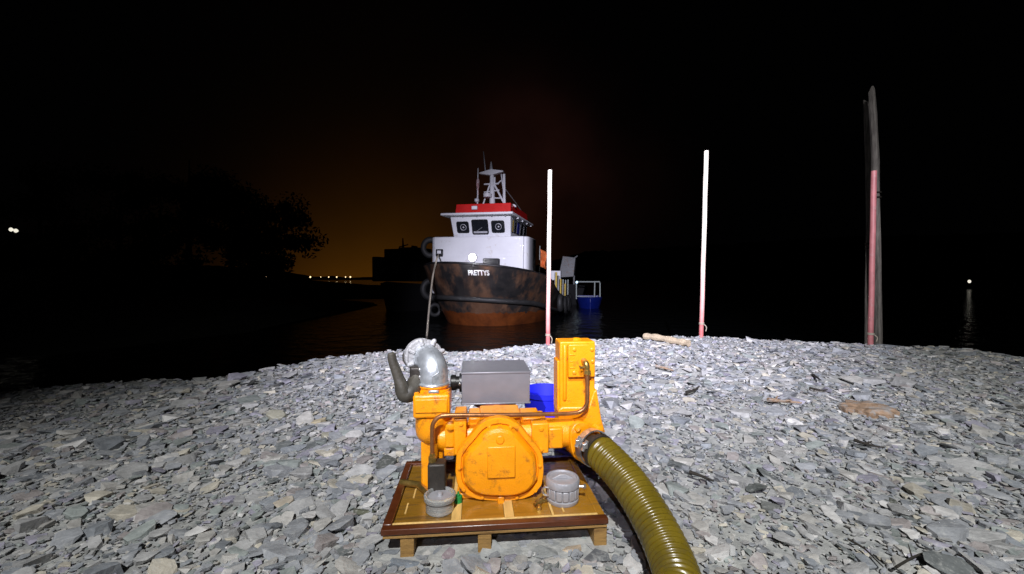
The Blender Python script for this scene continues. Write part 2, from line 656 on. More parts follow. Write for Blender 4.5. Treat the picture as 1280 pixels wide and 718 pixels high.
GROUND = build_ground()


def stone_variants(n, npts, seed):
    rnd = random.Random(seed)
    out = []
    for k in range(n):
        bm = bmesh.new()
        ax, ay, az = 1.0, rnd.uniform(0.55, 0.95), rnd.uniform(0.26, 0.55)
        tilt = rnd.uniform(-0.25, 0.25)
        for i in range(npts):
            # points near the faces of a rough block keep flat tops and sharp edges
            th = rnd.uniform(0, 2 * math.pi)
            rr = rnd.uniform(0.75, 1.0)
            x, y = math.cos(th) * rr, math.sin(th) * rr
            z = rnd.choice((-1, 1, 1)) * rnd.uniform(0.6, 1.0)
            bm.verts.new((x * ax, y * ay, z * az + tilt * x))
        res = bmesh.ops.convex_hull(bm, input=bm.verts)
        bmesh.ops.delete(bm, geom=list({g for g in res["geom_interior"] + res["geom_unused"] if isinstance(g, bmesh.types.BMVert)}), context="VERTS")
        bmesh.ops.dissolve_limit(bm, angle_limit=rad(9), verts=bm.verts, edges=bm.edges)
        bmesh.ops.triangulate(bm, faces=bm.faces)
        bm.normal_update()
        bm.verts.ensure_lookup_table()
        v = np.array([vv.co[:] for vv in bm.verts])
        f = np.array([[q.index for q in ff.verts] for ff in bm.faces])
        bm.free()
        out.append((v, f))
    return out


TINTS = [((0.225, 0.235, 0.240), 30), ((0.29, 0.29, 0.275), 26), ((0.34, 0.33, 0.295), 14), ((0.165, 0.180, 0.190), 14),
         ((0.20, 0.225, 0.205), 9), ((0.40, 0.37, 0.29), 6), ((0.095, 0.105, 0.100), 4), ((0.47, 0.46, 0.43), 5),
         ((0.24, 0.215, 0.20), 7), ((0.23, 0.22, 0.26), 7)]
TW = np.array([w for _, w in TINTS], float)
TW /= TW.sum()


def in_pump_area(x, y, s):
    # under the pallet, leave the space to the runners
    a = rad(5.1)
    dx, dy = x + 0.076, y - 1.718
    xl = dx * math.cos(a) + dy * math.sin(a)
    yl = -dx * math.sin(a) + dy * math.cos(a)
    return abs(xl) < 0.42 + s * 0.6 and abs(yl) < 0.29 + s * 0.6


def build_stones():
    near = stone_variants(26, 15, 3)
    far = stone_variants(16, 9, 5)
    classes = [  # how many, size range (half length), largest distance from the camera
        (9000, 0.006, 0.014, 2.4), (16000, 0.012, 0.028, 3.8), (17000, 0.022, 0.042, 8.5), (4600, 0.040, 0.075, 8.5), (650, 0.045, 0.095, 2.9), (430, 0.075, 0.12, 8.0),
        (26, 0.12, 0.15, 6.5)]
    items = []
    for n, s0, s1, ymax in classes:
        cnt = -0.2 * n
        while cnt < n:
            y = math.sqrt(random.uniform(0.4 ** 2, ymax ** 2))
            x = random.uniform(-1.75, 1.75) * max(y, 1.2)
            u = x / max(y, 0.9)
            yc = float(np.interp(u, U_, YC_))
            if y > yc + 1.0:
                cnt += 0.3
                continue
            s = s0 + (s1 - s0) * random.random() ** 2.0
            s *= 1.0 + 0.45 * noise.noise((x * 1.1, y * 1.1, 20.5))
            cnt += 1
            if s > 0.085 and y < 2.0:
                continue
            if in_pump_area(x, y, s) and s > 0.035:
                continue
            t = TINTS[RNG.choice(len(TINTS), p=TW)][0]
            g = 1.22 * random.uniform(0.82, 1.15)
            t = [(0.29 + (c - 0.29) * 0.9) * w for c, w in zip(t, (0.985, 0.985, 1.04))]
            items.append((x, y, s, tuple(c * g for c in t)))
    # a few particular dark stones that can be found in the photograph
    for px, py, s, c in [(1112, 627, 0.035, (0.05, 0.055, 0.045)), (1180, 629, 0.03, (0.05, 0.055, 0.055)),
                         (482, 582, 0.075, (0.075, 0.08, 0.075)), (425, 662, 0.05, (0.06, 0.075, 0.06)),
                         (455, 640, 0.05, (0.10, 0.105, 0.075)), (510, 703, 0.075, (0.20, 0.225, 0.26)),
                         (560, 690, 0.04, (0.25, 0.2, 0.22)), (615, 690, 0.075, (0.30, 0.31, 0.31)),
                         (680, 690, 0.06, (0.27, 0.28, 0.28)), (715, 684, 0.04, (0.42, 0.33, 0.24)),
                         (745, 700, 0.055, (0.11, 0.115, 0.125)), (945, 612, 0.06, (0.11, 0.12, 0.115)),
                         (962, 634, 0.05, (0.12, 0.125, 0.12)), (1165, 519, 0.10, (0.45, 0.42, 0.34)),
                         (355, 630, 0.05, (0.42, 0.37, 0.30)), (397, 528, 0.07, (0.42, 0.36, 0.24)),
                         (412, 545, 0.08, (0.40, 0.38, 0.30)), (345, 520, 0.10, (0.32, 0.31, 0.25))]:
        Y = 1.5
        for _ in range(30):
            p = at(px, py, Y)
            Y *= 1 + 0.6 * (p.z - ground_z(p.x, p.y)) / max(0.2, CAM_H - p.z)
        items.append((p.x, p.y, s, c))
    # on-screen size decides which stones become pieces of their own
    def weight(it):
        x, y, s, _ = it
        if abs(x / y) > 1.25 or y < 1.25 or y > np.interp(x / y, U_, YC_) + 0.1:
            return 0
        return s / y
    order = sorted(range(len(items)), key=lambda i: -weight(items[i]))
    single = set(order[:290])
    meshes = []
    for k, (v, f) in enumerate(near):
        me = bpy.data.meshes.new("stone")
        me.from_pydata(v.tolist(), [], f.tolist())
        me.materials.append(ST_OBJ)
        meshes.append(me)
    V, F, T = [], [], []
    off = 0
    for i, (x, y, s, c) in enumerate(items):
        nrm_z = ground_z(x, y)
        gx = (ground_z(x + 0.1, y, False) - ground_z(x - 0.1, y, False)) / 0.2
        gy = (ground_z(x, y + 0.1, False) - ground_z(x, y - 0.1, False)) / 0.2
        rot = Matrix.Rotation(-math.atan(gx) + random.gauss(0, 0.14), 3, "Y") @ \
            Matrix.Rotation(math.atan(gy) + random.gauss(0, 0.14), 3, "X") @ \
            Matrix.Rotation(random.uniform(0, 6.283), 3, "Z")
        flat = random.uniform(0.5, 0.95)
        if in_pump_area(x, y, s):
            z = nrm_z - 0.004
            flat = min(flat, 0.8)
            z -= 0.012
        else:
            z = nrm_z + s * random.uniform(-0.20, 0.12)
        sc = Vector((s, s * random.uniform(0.8, 1.15), s * flat))
        if i in single:
            o = bpy.data.objects.new("stone", meshes[random.randrange(len(meshes))])
            COL.objects.link(o)
            o.location = (x, y, z)
            o.rotation_euler = rot.to_euler()
            o.scale = sc
            o.color = (*c, 1)
            o.parent = GROUND
        else:
            v, f = random.choice(near if y < 3.0 else far)
            M = np.array(rot) @ np.diag(sc)
            V.append(v @ M.T + np.array((x, y, z)))
            F.append(f + off)
            off += len(v)
            T.append(np.repeat(np.array([[*c, 1.0]]), len(v), 0))
    V, F, T = np.concatenate(V), np.concatenate(F), np.concatenate(T)
    me = bpy.data.meshes.new("rubble")
    me.vertices.add(len(V))
    me.vertices.foreach_set("co", V.ravel())
    me.loops.add(len(F) * 3)
    me.loops.foreach_set("vertex_index", F.ravel().astype(np.int32))
    me.polygons.add(len(F))
    me.polygons.foreach_set("loop_start", np.arange(0, len(F) * 3, 3, dtype=np.int32))
    me.update(calc_edges=True)
    me.shade_flat()
    at_ = me.color_attributes.new("tint", "FLOAT_COLOR", "POINT")
    at_.data.foreach_set("color", T.ravel().astype(np.float32))
    me.materials.append(ST_ATTR)
    o = bpy.data.objects.new("rubble", me)
    COL.objects.link(o)
    o.parent = GROUND
    tag(o, kind="stuff")
    print("rubble tris", len(F))


build_stones()


# ------------------------------------------------------------------ water, far shore
def build_water():
    me = bpy.data.meshes.new("water")
    R = 1500
    me.from_pydata([(-R, -60, WATER_Z), (R, -60, WATER_Z), (R, 2 * R, WATER_Z), (-R, 2 * R, WATER_Z)], [], [(0, 1, 2, 3)])
    o = bpy.data.objects.new("water", me)
    COL.objects.link(o)
    m = bpy.data.materials.new("dark_harbour_water")
    m.use_nodes = True
    nt = m.node_tree
    N, Lk = nt.nodes.new, nt.links.new
    b = nt.nodes["Principled BSDF"]
    b.inputs["Base Color"].default_value = (0.004, 0.005, 0.005, 1)
    b.inputs["Roughness"].default_value = 0.12
    b.inputs["Specular IOR Level"].default_value = 0.3
    b.inputs["IOR"].default_value = 1.33
    geo = N("ShaderNodeNewGeometry")
    n = N("ShaderNodeTexNoise")
    n.inputs["Scale"].default_value = 1.3
    n.inputs["Detail"].default_value = 4
    Lk(geo.outputs["Position"], n.inputs["Vector"])
    bp = N("ShaderNodeBump")
    bp.inputs["Strength"].default_value = 1.0
    bp.inputs["Distance"].default_value = 0.11
    Lk(n.outputs["Fac"], bp.inputs["Height"])
    Lk(bp.outputs[0], b.inputs["Normal"])
    me.materials.append(m)
    tag(o, kind="structure")


build_water()
HILLM = mat("dark_wooded_hill", (0.025, 0.03, 0.018), 0.9, var=0.5, scale=0.05, bump=0.5, bscale=0.3)


def ridge(name, Y, depth, prof, x_step=3.0, rough=1.2, seed=0):
    """low land: prof is a list of (x, height above the water)"""
    xs = np.arange(prof[0][0], prof[-1][0] + x_step, x_step)
    px, ph = [p[0] for p in prof], [p[1] for p in prof]
    rows = [(0.0, 0.0), (0.08, 0.35), (0.3, 0.8), (0.5, 1.0), (0.75, 0.8), (1.0, 0.0)]
    V, F = [], []
    for r, (t, k) in enumerate(rows):
        for x in xs:
            h = float(np.interp(x, px, ph))
            h2 = h + rough * noise.noise((x * 0.11, r * 1.7 + seed, 0.3)) + rough * 0.5 * noise.noise((x * 0.4, r + seed, 1.3))
            V.append((x, Y + depth * t + 2 * noise.noise((x * 0.05, r, seed)), WATER_Z - 0.4 + k * max(0.5, h2)))
    n = len(xs)
    for r in range(len(rows) - 1):
        for i in range(n - 1):
            F.append((r * n + i, r * n + i + 1, (r + 1) * n + i + 1, (r + 1) * n + i))
    me = bpy.data.meshes.new(name)
    me.from_pydata(V, [], F)
    me.materials.append(HILLM)
    o = bpy.data.objects.new(name, me)
    COL.objects.link(o)
    return tag(o, kind="structure")


ridge("far_hills", 420, 160, [(-700, 30), (-300, 14), (-255, 4), (-150, 2.2), (-60, 2.5), (0, 6), (40, 22), (90, 34), (200, 40),
                              (420, 52), (800, 60)], 4.0, 2.5)
ridge("left_bank", 44, 46, [(-190, 9), (-120, 7), (-75, 4.5), (-45, 3.4), (-31, 2.4), (-22, 1.5), (-12, 0.9), (-7, 0.4)], 1.5, 0.5, 5)


ridge("reflection_block_bank", 9.5, 36, [(-90, 2.2), (-30, 1.6), (-20, 1.4), (-15, 1.1), (-12.5, 0.5)], 1.0, 0.1, 9)  # low dark land added to block the twin lamp's reflection on the water


# ------------------------------------------------------------------ trees on the bank
def tree(base, H, R, lean, seed, label, crown_lo=0.3, nleaf=5200, leaf=0.34):
    rnd = random.Random(seed)
    root = thing("tree", label, "tree", base, 0, "trees on the dark bank")
    mb = MB()
    top = Vector((lean, 0, H * 0.92))
    trunk = spline([(0, 0, -0.4), (lean * 0.15, 0, H * 0.25), (lean * 0.4, 0.1, H * 0.55), top], 5)
    mb.tube(trunk, [0.34 * (1 - 0.85 * i / (len(trunk) - 1)) * H / 12 for i in range(len(trunk))], 8)
    clumps = []
    for k in range(15):
        t = rnd.uniform(crown_lo, 0.95)
        s = trunk[int(t * (len(trunk) - 1))]
        a = rnd.uniform(0, 6.283)
        spread = R * rnd.uniform(0.35, 1.0) * (1.15 - 0.7 * abs(t - 0.55))
        e = s + Vector((math.cos(a) * spread, math.sin(a) * spread * 0.8, rnd.uniform(0.2, 1.8)))
        mid = (s + e) / 2 + Vector((0, 0, 0.35))
        mb.tube(spline([s, mid, e], 4), [0.10 * H / 12 * (1 - 0.1 * i) for i in range(9)], 6)
        clumps.append((e, R * rnd.uniform(0.22, 0.46)))
        clumps.append((mid, R * rnd.uniform(0.15, 0.28)))
    mb.build("trunk", BARK, root)
    V, F = [], []
    for k in range(nleaf):
        c, r = rnd.choice(clumps)
        d = Vector((rnd.gauss(0, 1), rnd.gauss(0, 1), rnd.gauss(0, 0.75)))
        d = d.normalized() * r * rnd.random() ** 0.45
        p = c + d
        a = Vector((rnd.gauss(0, 1), rnd.gauss(0, 1), rnd.gauss(0, 1))).normalized()
        b = a.orthogonal().normalized()
        l = leaf * rnd.uniform(0.5, 1.2)
        i = len(V)
        V += [tuple(p - a * l), tuple(p + b * l * 0.45), tuple(p + a * l), tuple(p - b * l * 0.45)]
        F.append((i, i + 1, i + 2, i + 3))
    me = bpy.data.meshes.new("crown")
    me.from_pydata(V, [], F)
    me.materials.append(LEAF)
    o = bpy.data.objects.new("crown", me)
    COL.objects.link(o)
    o.parent = root
    return root


def bank_tree(px, Y, H, R, lean, seed, label, zoff=0.0, **kw):
    p = at(px, 347, Y)
    tree((p.x, Y, WATER_Z + zoff), H, R, lean, seed, label, **kw)


bank_tree(338, 64, 15.0, 6.2, 1.6, 1, "broad dark tree with drooping side branches against the orange glow", 0.6, crown_lo=0.22, nleaf=9000)
bank_tree(290, 66, 18.0, 6.5, -0.5, 2, "taller dark tree just behind the drooping tree on the bank", 1.0, crown_lo=0.2, nleaf=8000)
bank_tree(236, 64, 21.0, 8.0, 0.4, 3, "huge dark tree, the tallest on the left bank", 1.2, crown_lo=0.2, nleaf=8000)
bank_tree(150, 66, 19.0, 8.0, 0.3, 4, "dark round tree between the tallest tree and the twin lamp", 1.6, crown_lo=0.2, nleaf=7000)
bank_tree(50, 70, 18.0, 8.0, 0.3, 5, "dark tree standing close behind the twin lamp post", 2.0, crown_lo=0.25, nleaf=7000)


# ------------------------------------------------------------------ far lamps
def shore_lamp(px, py, Y, r, m, label, base_z=WATER_Z + 1.0, group=None, heads=((0, 0),)):
    p = at(px, py, Y)
    t = thing("shore_lamp", label, "lamp", (p.x, Y, base_z), 0, group)
    h = p.z - base_z
    mb = MB()
    mb.tube([(0, 0.05, -0.8), (0, 0.05, h + r)], [0.16, 0.09], 8)
    mb.build("post", SHIPBLACK, t)
    for dx, dz in heads:
        mb = MB()
        mb.lathe((dx, -0.1, h + dz), (0, -1, 0), [(-0.2, r * 0.5), (0, r), (0.25 * r, r * 0.9), (0.45 * r, r * 0.5), (0.5 * r, 0.02)], 14)
        mb.build("lamp_head", m, t)


GL = "lamps along the far shore"
for px, r in [(326, 0.55), (333, 0.35), (388, 0.6), (401, 0.3), (411, 0.42), (421, 0.5), (432, 0.42), (438, 0.55)]:
    shore_lamp(px, 346.5, 300, r, LAMPF, "small warm lamp in the row along the far shore", WATER_Z + 1.0, GL)
shore_lamp(18, 288, 58, 0.28, LAMPC, "twin pale lamp high on a post among the dark trees", WATER_Z + 2.5, None,
           ((-0.35, 0.08), (0.32, -0.08)))
shore_lamp(1211, 352, 90, 0.36, LAMPC, "single pale lamp shining across the water beyond the timber piles", WATER_Z - 0.2)


# ------------------------------------------------------------------ marker poles, piles, driftwood, twigs
def ground_hit(px, py, Y0=4.0):
    Y = Y0
    for _ in range(40):
        p = at(px, py, Y)
        Y *= 1 + 0.4 * (p.z - ground_z(p.x, p.y)) / max(0.2, CAM_H - p.z)
        Y = min(max(Y, 0.5), 9)
    return at(px, py, Y)


def pole(top, bot, Y, r, m, label):
    a = at(*bot, Y)
    gz = ground_z(a.x, Y)
    b = at(*top, Y)
    t = thing("marker_pole", label, "pole", (a.x, Y, gz), 0, "marker poles along the embankment edge")
    off = Vector((a.x, Y, gz))
    A, B = a - off, b - off
    A.z = -0.35
    pts = [A.lerp(B, k / 14) + Vector((0.002 * math.sin(k * 1.3 + bot[0]), 0, 0)) * (k < 14) for k in range(15)]
    mb = MB()
    mb.tube(pts + [B + (B - A).normalized() * 0.004], [r * (1.02 - 0.01 * (k % 3)) for k in range(15)] + [r * 0.7], 16)
    mb.build("shaft", m, t)
    c = A.lerp(B, 0.16)
    mb = MB()
    mb.torus(c, (B - A), r * 1.05, r * 0.22, 18, 8)
    mb.torus(c + Vector((0, 0, 0.02)), (B - A), r * 1.05, r * 0.22, 18, 8)
    mb.tube(spline([c + Vector((r, -r * 0.4, 0)), c + Vector((r * 1.9, -r, -0.05)), c + Vector((r * 1.6, -r, -0.12))], 4), r * 0.2, 6)
    mb.build("rope_lashing", ROPE, t)
    return t


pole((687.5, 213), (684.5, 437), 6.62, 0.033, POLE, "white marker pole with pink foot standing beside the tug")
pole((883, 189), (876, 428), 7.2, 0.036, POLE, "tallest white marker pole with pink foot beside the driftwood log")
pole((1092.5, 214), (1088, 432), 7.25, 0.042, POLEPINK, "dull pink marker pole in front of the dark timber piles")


def pile(pts, Y, r0, r1, label):
    P = [at(px, py, Y) for px, py in pts]
    base = P[0].copy()
    t = thing("timber_pile", label, "timber pile", (base.x, Y, WATER_Z), 0, "dark timber piles in the water")
    off = Vector((base.x, Y, WATER_Z))
    Q = spline([Vector((0, 0, -0.8))] + [p - off for p in P], 5)
    n = len(Q)
    rings = []
    rnd = random.Random(int(pts[0][0]))
    ph = [rnd.uniform(0, 6) for _ in range(4)]
    for i, q in enumerate(Q):
        rr = r0 + (r1 - r0) * i / (n - 1)
        ring = []
        for k in range(14):
            a = 2 * math.pi * k / 14
            w = 1 + 0.10 * math.sin(3 * a + ph[0]) + 0.07 * math.sin(5 * a + ph[1] + i * 0.4) + 0.05 * math.sin(i * 1.1 + ph[2])
            ring.append(q + Vector((math.cos(a) * rr * w, math.sin(a) * rr * w, 0.06 * math.sin(2 * a + ph[3]) if i == n - 1 else 0)))
        rings.append(ring)
    MB().loft(rings).build("shaft", TIMBER, t)
    mb = MB()
    c = Q[int(n * 0.55)]
    mb.torus(c, (0, 0, 1), r0 * 0.95, 0.02, 18, 6)
    mb.torus(c + Vector((0, 0, 0.1)), (0, 0, 1), r0 * 0.95, 0.02, 18, 6)
    mb.build("wire_binding", IRON, t)


pile([(1098, 445), (1097, 330), (1095, 230), (1093.5, 170), (1090, 112)], 8.8, 0.075, 0.056, "tall slim dark timber pile rising behind the pink pole")
pile([(1086, 445), (1086.5, 330), (1086.5, 240), (1083.5, 128)], 9.3, 0.075, 0.055, "shorter dark timber pile touching the tallest pile")

# driftwood log on the crest
a, b = at(806, 419, 6.9), at(861, 436, 6.2)
a.z, b.z = ground_z(a.x, a.y) + 0.06, ground_z(b.x, b.y) + 0.055
c = (a + b) / 2
mb = MB()
pts = spline([a - c, (a - c) * 0.4 + Vector((0, 0, 0.012)), (b - c) * 0.5, b - c], 5)
mb.tube(pts, [0.052 + 0.008 * math.sin(i * 1.7) for i in range(len(pts))], 10)
o = mb.build("driftwood_log", DRIFT)
o.location = c
tag(o, "pale driftwood log lying on the crest by the tallest white pole", "log")


def twig(pts, r, label, m=TWIG, forks=0):
    P = []
    for px, py in pts:
        q = ground_hit(px, py)
        P.append(Vector((q.x, q.y, ground_z(q.x, q.y) + r + 0.022)))
    c = P[0].copy()
    P = [p - c for p in P]
    mb = MB()
    sp = spline(P, 4)
    mb.tube(sp, [r * (1 - 0.6 * i / (len(sp) - 1)) for i in range(len(sp))], 7)
    for k in range(forks):
        s = sp[(k + 1) * len(sp) // (forks + 2)]
        d = (sp[-1] - sp[0]) * 0.25
        mb.tube([s, s + Vector((d.x * 0.7 - d.y * 0.5, d.y + d.x * 0.6 * (-1) ** k, 0.02))], [r * 0.7, r * 0.3], 6)
    o = mb.build("stick", m)
    o.location = c
    tag(o, label, "stick", "sticks lying on the rubble")


twig([(1060, 683), (1080, 695), (1093, 708), (1104, 719)], 0.0042, "dark bent twig in the rubble beyond the hose")
twig([(1120, 719), (1140, 707), (1158, 700), (1166, 702)], 0.0042, "dark curved twig beside the bent twig", forks=1)
twig([(858, 496), (868, 493), (874, 488)], 0.013, "short black stick near the dark stone on the bright rubble")
twig([(960, 506), (978, 508), (1002, 510)], 0.016, "brown forked stick on the bright rubble", TWIG2, 2)
twig([(1012, 490), (1026, 493), (1034, 492)], 0.012, "thin black stick below the pink pole")
twig([(1016, 473), (1026, 480)], 0.014, "small slanting black stick nearest the pink pole foot")
twig([(820, 462), (832, 465), (842, 468)], 0.016, "brown splinter of wood below the driftwood log", TWIG2, 1)
twig([(1068, 557), (1085, 563), (1106, 567)], 0.010, "dark slanting stick in the coarse rubble under the rusty plank", forks=1)
twig([(862, 598), (878, 604), (892, 610)], 0.009, "thick dark stick right beside the ribbed hose")
# rusty brown plank
q0, q1 = ground_hit(1050, 510), ground_hit(1122, 518)
zc = max(ground_z(q0.x, q0.y), ground_z(q1.x, q1.y))
c = (q0 + q1) / 2
c.z = zc + 0.022
d = (q1 - q0)
d.z = 0
L_ = d.length
mb = MB()
poly = []
for k in range(34):
    t_ = 2 * math.pi * k / 34
    w_ = 1 + 0.30 * noise.noise((k * 0.9, 4.4, 1.0)) + 0.22 * noise.noise((k * 2.3, 9.1, 2.0))
    poly.append((math.cos(t_) * L_ * 0.52 * w_, math.sin(t_) * 0.115 * w_))
rings_ = [[(x, y, -0.05) for x, y in poly], [(x, y, 0.004 + 0.008 * noise.noise((x * 9, y * 9, 1))) for x, y in poly]]
for k in (0.8, 0.55, 0.28, 0.08):
    rings_.append([(x * k, y * k, 0.016 + 0.018 * noise.noise((x * k * 7, y * k * 14, 3))) for x, y in poly])
mb.loft(rings_)
o = mb.build("bark_slab", TWIG2, smooth=False)
o.location = c
o.rotation_euler = (0.10, 0.0, math.atan2(d.y, d.x))
tag(o, "flat rusty brown slab of bark lying on the rubble", "bark")

# ------------------------------------------------------------------ pallet
A5 = rad(5.1)
PF = Frame((-0.076, 1.718, 0.0), A5)
PW, PD = 0.403, 0.2725          # half width and half depth
TOP = 0.090
pal = thing("pallet", "varnished plywood pallet with dark red brown edge strips under the orange pump", "pallet", PF.o, A5)
xs = [-PW + 0.034, -0.165, -0.128, 0.030, 0.066, 0.205, 0.215, PW - 0.03]
mts = [PLY, BATTEN, PLY2, BATTEN, PLY2, BATTEN, PLY2]
for i in range(7):
    hi = TOP - 0.010 + (0.003 if mts[i] is BATTEN else 0)
    o = MB().box((xs[i] + 0.0006, -PD + 0.032, TOP - 0.026), (xs[i + 1] - 0.0006, PD - 0.03, hi)).build(
        "deck_batten" if mts[i] is BATTEN else "deck_panel", mts[i], pal, 0.0015)
MB().box((-PW, -PD, TOP - 0.022), (PW, -PD + 0.031, TOP)).build("edge_strip", LIP, pal, 0.004)
MB().box((-PW + 0.006, -PD + 0.006, TOP - 0.0365), (PW - 0.004, PD - 0.004, TOP - 0.0265)).build("base_board", RUNNER, pal, 0.002)
MB().box((-PW, PD - 0.03, TOP - 0.022), (PW, PD, TOP)).build("edge_strip", LIP, pal, 0.004)
MB().box((-PW, -PD + 0.032, TOP - 0.022), (-PW + 0.033, PD - 0.031, TOP + 0.001)).build("edge_strip", LIP, pal, 0.004)
MB().box((PW - 0.03, -PD + 0.032, TOP - 0.022), (PW, PD - 0.031, TOP - 0.009)).build("edge_strip", PLY2, pal, 0.003)
MB().box((-PW + 0.034, -PD + 0.0315, TOP - 0.012), (PW - 0.031, -PD + 0.040, TOP + 0.0015)).build("lit_edge_bead", BATTEN, pal, 0.002)  # pale strip colours in the light caught by the lip's inner edge
for px in (508, 606, 752):
    x = PF.p(px, 680, -PD).x
    MB().box((x - 0.024, -PD + 0.012, -0.06), (x + 0.024, PD - 0.012, TOP - 0.0365)).build("runner", RUNNER, pal, 0.004)
for x, yy in ((-0.34, -0.16), (-0.325, -0.05), (0.25, -0.2)):
    MB().box((x, yy, TOP - 0.0095), (x + 0.006, yy + 0.07, TOP - 0.007)).build("wood_splinter", BATTEN, pal)
DECK = TOP - 0.010

# ------------------------------------------------------------------ the orange pump
PUMP = thing("pump", "orange cast iron pump with galvanised elbow and grey control box on the pallet", "pump", (*PF.o[:2], DECK), A5)
PFP = Frame((*PF.o[:2], DECK), A5)
P = PFP.p


def pl(px, py, yl):
    q = P(px, py, yl)
    return (q.x, q.z)


def resample(poly, n):
    pts = [Vector((p[0], p[1], 0)) for p in poly]
    pts.append(pts[0])
    seg = [(pts[i + 1] - pts[i]).length for i in range(len(pts) - 1)]
    tot, out = sum(seg), []
    for k in range(n):
        d = tot * k / n
        i = 0
        while d > seg[i]:
            d -= seg[i]
            i += 1
        q = pts[i].lerp(pts[i + 1], d / seg[i])
        out.append((q.x, q.y))
    return out


def smooth_poly(poly, it=2):
    for _ in range(it):
        n = len(poly)
        out = []
        for i in range(n):
            a, b = poly[i], poly[(i + 1) % n]
            out.append((a[0] * 0.75 + b[0] * 0.25, a[1] * 0.75 + b[1] * 0.25))
            out.append((a[0] * 0.25 + b[0] * 0.75, a[1] * 0.25 + b[1] * 0.75))
        poly = out
    return poly


def inset(poly, k, dz=0.0):
    cx = sum(p[0] for p in poly) / len(poly)
    cz = sum(p[1] for p in poly) / len(poly)
    return [(cx + (p[0] - cx) * k, cz + (p[1] - cz) * k + dz) for p in poly]


YF = -0.105
half = [(625, 528), (638, 530), (650, 537), (661, 551), (671, 562), (679, 574), (680.5, 595), (678, 613), (667, 625), (652, 630.5), (636, 632), (625, 632)]
bell_px = half + [(1250 - x, y) for x, y in reversed(half[1:-1])]
bell = smooth_poly(resample([pl(x - 0.5, y, YF) for x, y in bell_px], 48), 1)


def ring(poly, k, y, dz=0.0):
    return [(x, y, z) for x, z in inset(poly, k, dz)]


# shift so that the cover's foot stands on the deck
low = min(z for _, z in bell)
bell = [(x, z - low) for x, z in bell]
mb = MB()
mb.loft([ring(bell, 0.94, 0.10), ring(bell, 0.94, YF + 0.040), ring(bell, 1.0, YF + 0.038), ring(bell, 1.0, YF + 0.004),
         ring(bell, 0.985, YF), ring(bell, 0.885, YF), ring(bell, 0.87, YF + 0.010), ring(bell, 0.85, YF + 0.010),
         ring(bell, 0.80, YF - 0.018), ring(bell, 0.74, YF - 0.028), ring(bell, 0.66, YF - 0.031)])
cover = mb.build("gear_cover", ORANGE, PUMP, ang=28)
x0, z1 = pl(609, 558, YF - 0.03)
x1, z0 = pl(644, 596, YF - 0.03)
MB().box((x0, YF - 0.040, z0), (x1, YF - 0.028, z1)).build("cover_plate", ORANGE, cover, 0.004)
x, z = pl(625, 549, YF - 0.02)
MB().lathe((x, YF - 0.006, z), (0, -1, 0), [(0, 0.017), (0.026, 0.017), (0.030, 0.013)], 20).build("plug_boss", ORANGE, cover)
for px, py in ((625, 540), (598, 556), (652, 556), (574, 585), (675, 582), (580, 612), (669, 613), (603, 621.5), (646, 621.5), (612, 534), (638, 534)):
    x, z = pl(px, py, YF)
    MB().lathe((x, YF + 0.003, z), (0, -1, 0), [(0, 0.0095), (0.004, 0.0095), (0.0041, 0.0065), (0.011, 0.0065), (0.012, 0.004)], 6).build("bolt", ORANGE, cover)
x, z = pl(626, 624, YF)
MB().box((x - 0.013, YF - 0.016, z - 0.016), (x + 0.013, YF + 0.01, z + 0.016)).build("drain_lug", ORANGE, cover, 0.004)
for px, py in ((584, 600), (667, 598)):
    x, z = pl(px, py, YF - 0.01)
    MB().lathe((x, YF + 0.008, z), (0, -1, 0), [(0, 0.016), (0.02, 0.014), (0.026, 0.008)], 14).build("cover_boss", ORANGE, cover)
# foot pads
for s in (-1, 1):
    MB().box((s * 0.055, -0.075, 0), (s * 0.15, 0.12, 0.022)).build("foot", ORANGE, PUMP, 0.004)

# horizontal manifold behind the cover
yM = 0.03
cL, cR = P(548, 541, yM), P(716, 545, yM)
zM = (cL.z + cR.z) / 2
mb = MB()
mb.lathe((cL.x, yM, zM), (1, 0, 0), [(0, 0.055), (0.10, 0.062), (0.14, 0.064), (cR.x - cL.x - 0.12, 0.064), (cR.x - cL.x, 0.058)], 28)
mb.build("manifold", ORANGE, PUMP)
for (xa, xb, ya, yb) in ((567, 583, 524, 569), (665, 686, 530, 567)):
    x0, z1 = pl(xa, ya, -0.055)
    x1, z0 = pl(xb, yb, -0.055)
    fl = MB().box((x0, -0.055, z0), (x1, 0.11, z1)).build("manifold_flange", ORANGE, PUMP, 0.005)
    for zz in (z0 + 0.02, z1 - 0.02):
        MB().lathe(((x0 + x1) / 2 + 0.003, -0.052, zz), (0, -1, 0), [(0, 0.010), (0.009, 0.010), (0.010, 0.006)], 6).build("bolt", ORANGE, fl)
for (xa, xb, ya, yb, y0, y1) in ((556, 568, 530, 560, -0.03, 0.08), (686, 704, 536, 561, -0.035, 0.09), (600, 651, 518, 535, -0.02, 0.10)):
    x0, z1 = pl(xa, ya, y0)
    x1, z0 = pl(xb, yb, y0)
    MB().box((x0, y0, z0), (x1, y1, z1)).build("manifold_rib", ORANGE, PUMP, 0.007, 3)
# saddles that carry the box
for (xa, xb) in ((586, 601), (652, 676)):
    x0, z1 = pl(xa, 521, 0.02)
    x1, z0 = pl(xb, 536, 0.02)
    MB().box((x0, 0.0, z0), (x1, 0.14, z1)).build("saddle", ORANGE, PUMP, 0.006)
# small plug left of the body
x, z = pl(563, 532, -0.03)
MB().lathe((x, -0.02, z), (0, -1, 0), [(0, 0.018), (0.022, 0.018), (0.026, 0.012)], 16).build("side_plug", ORANGE, PUMP)
x, z = pl(561, 566, -0.02)
MB().box((x - 0.02, -0.02, z - 0.016), (x + 0.03, 0.05, z + 0.018)).build("side_lug", ORANGE, PUMP, 0.005)

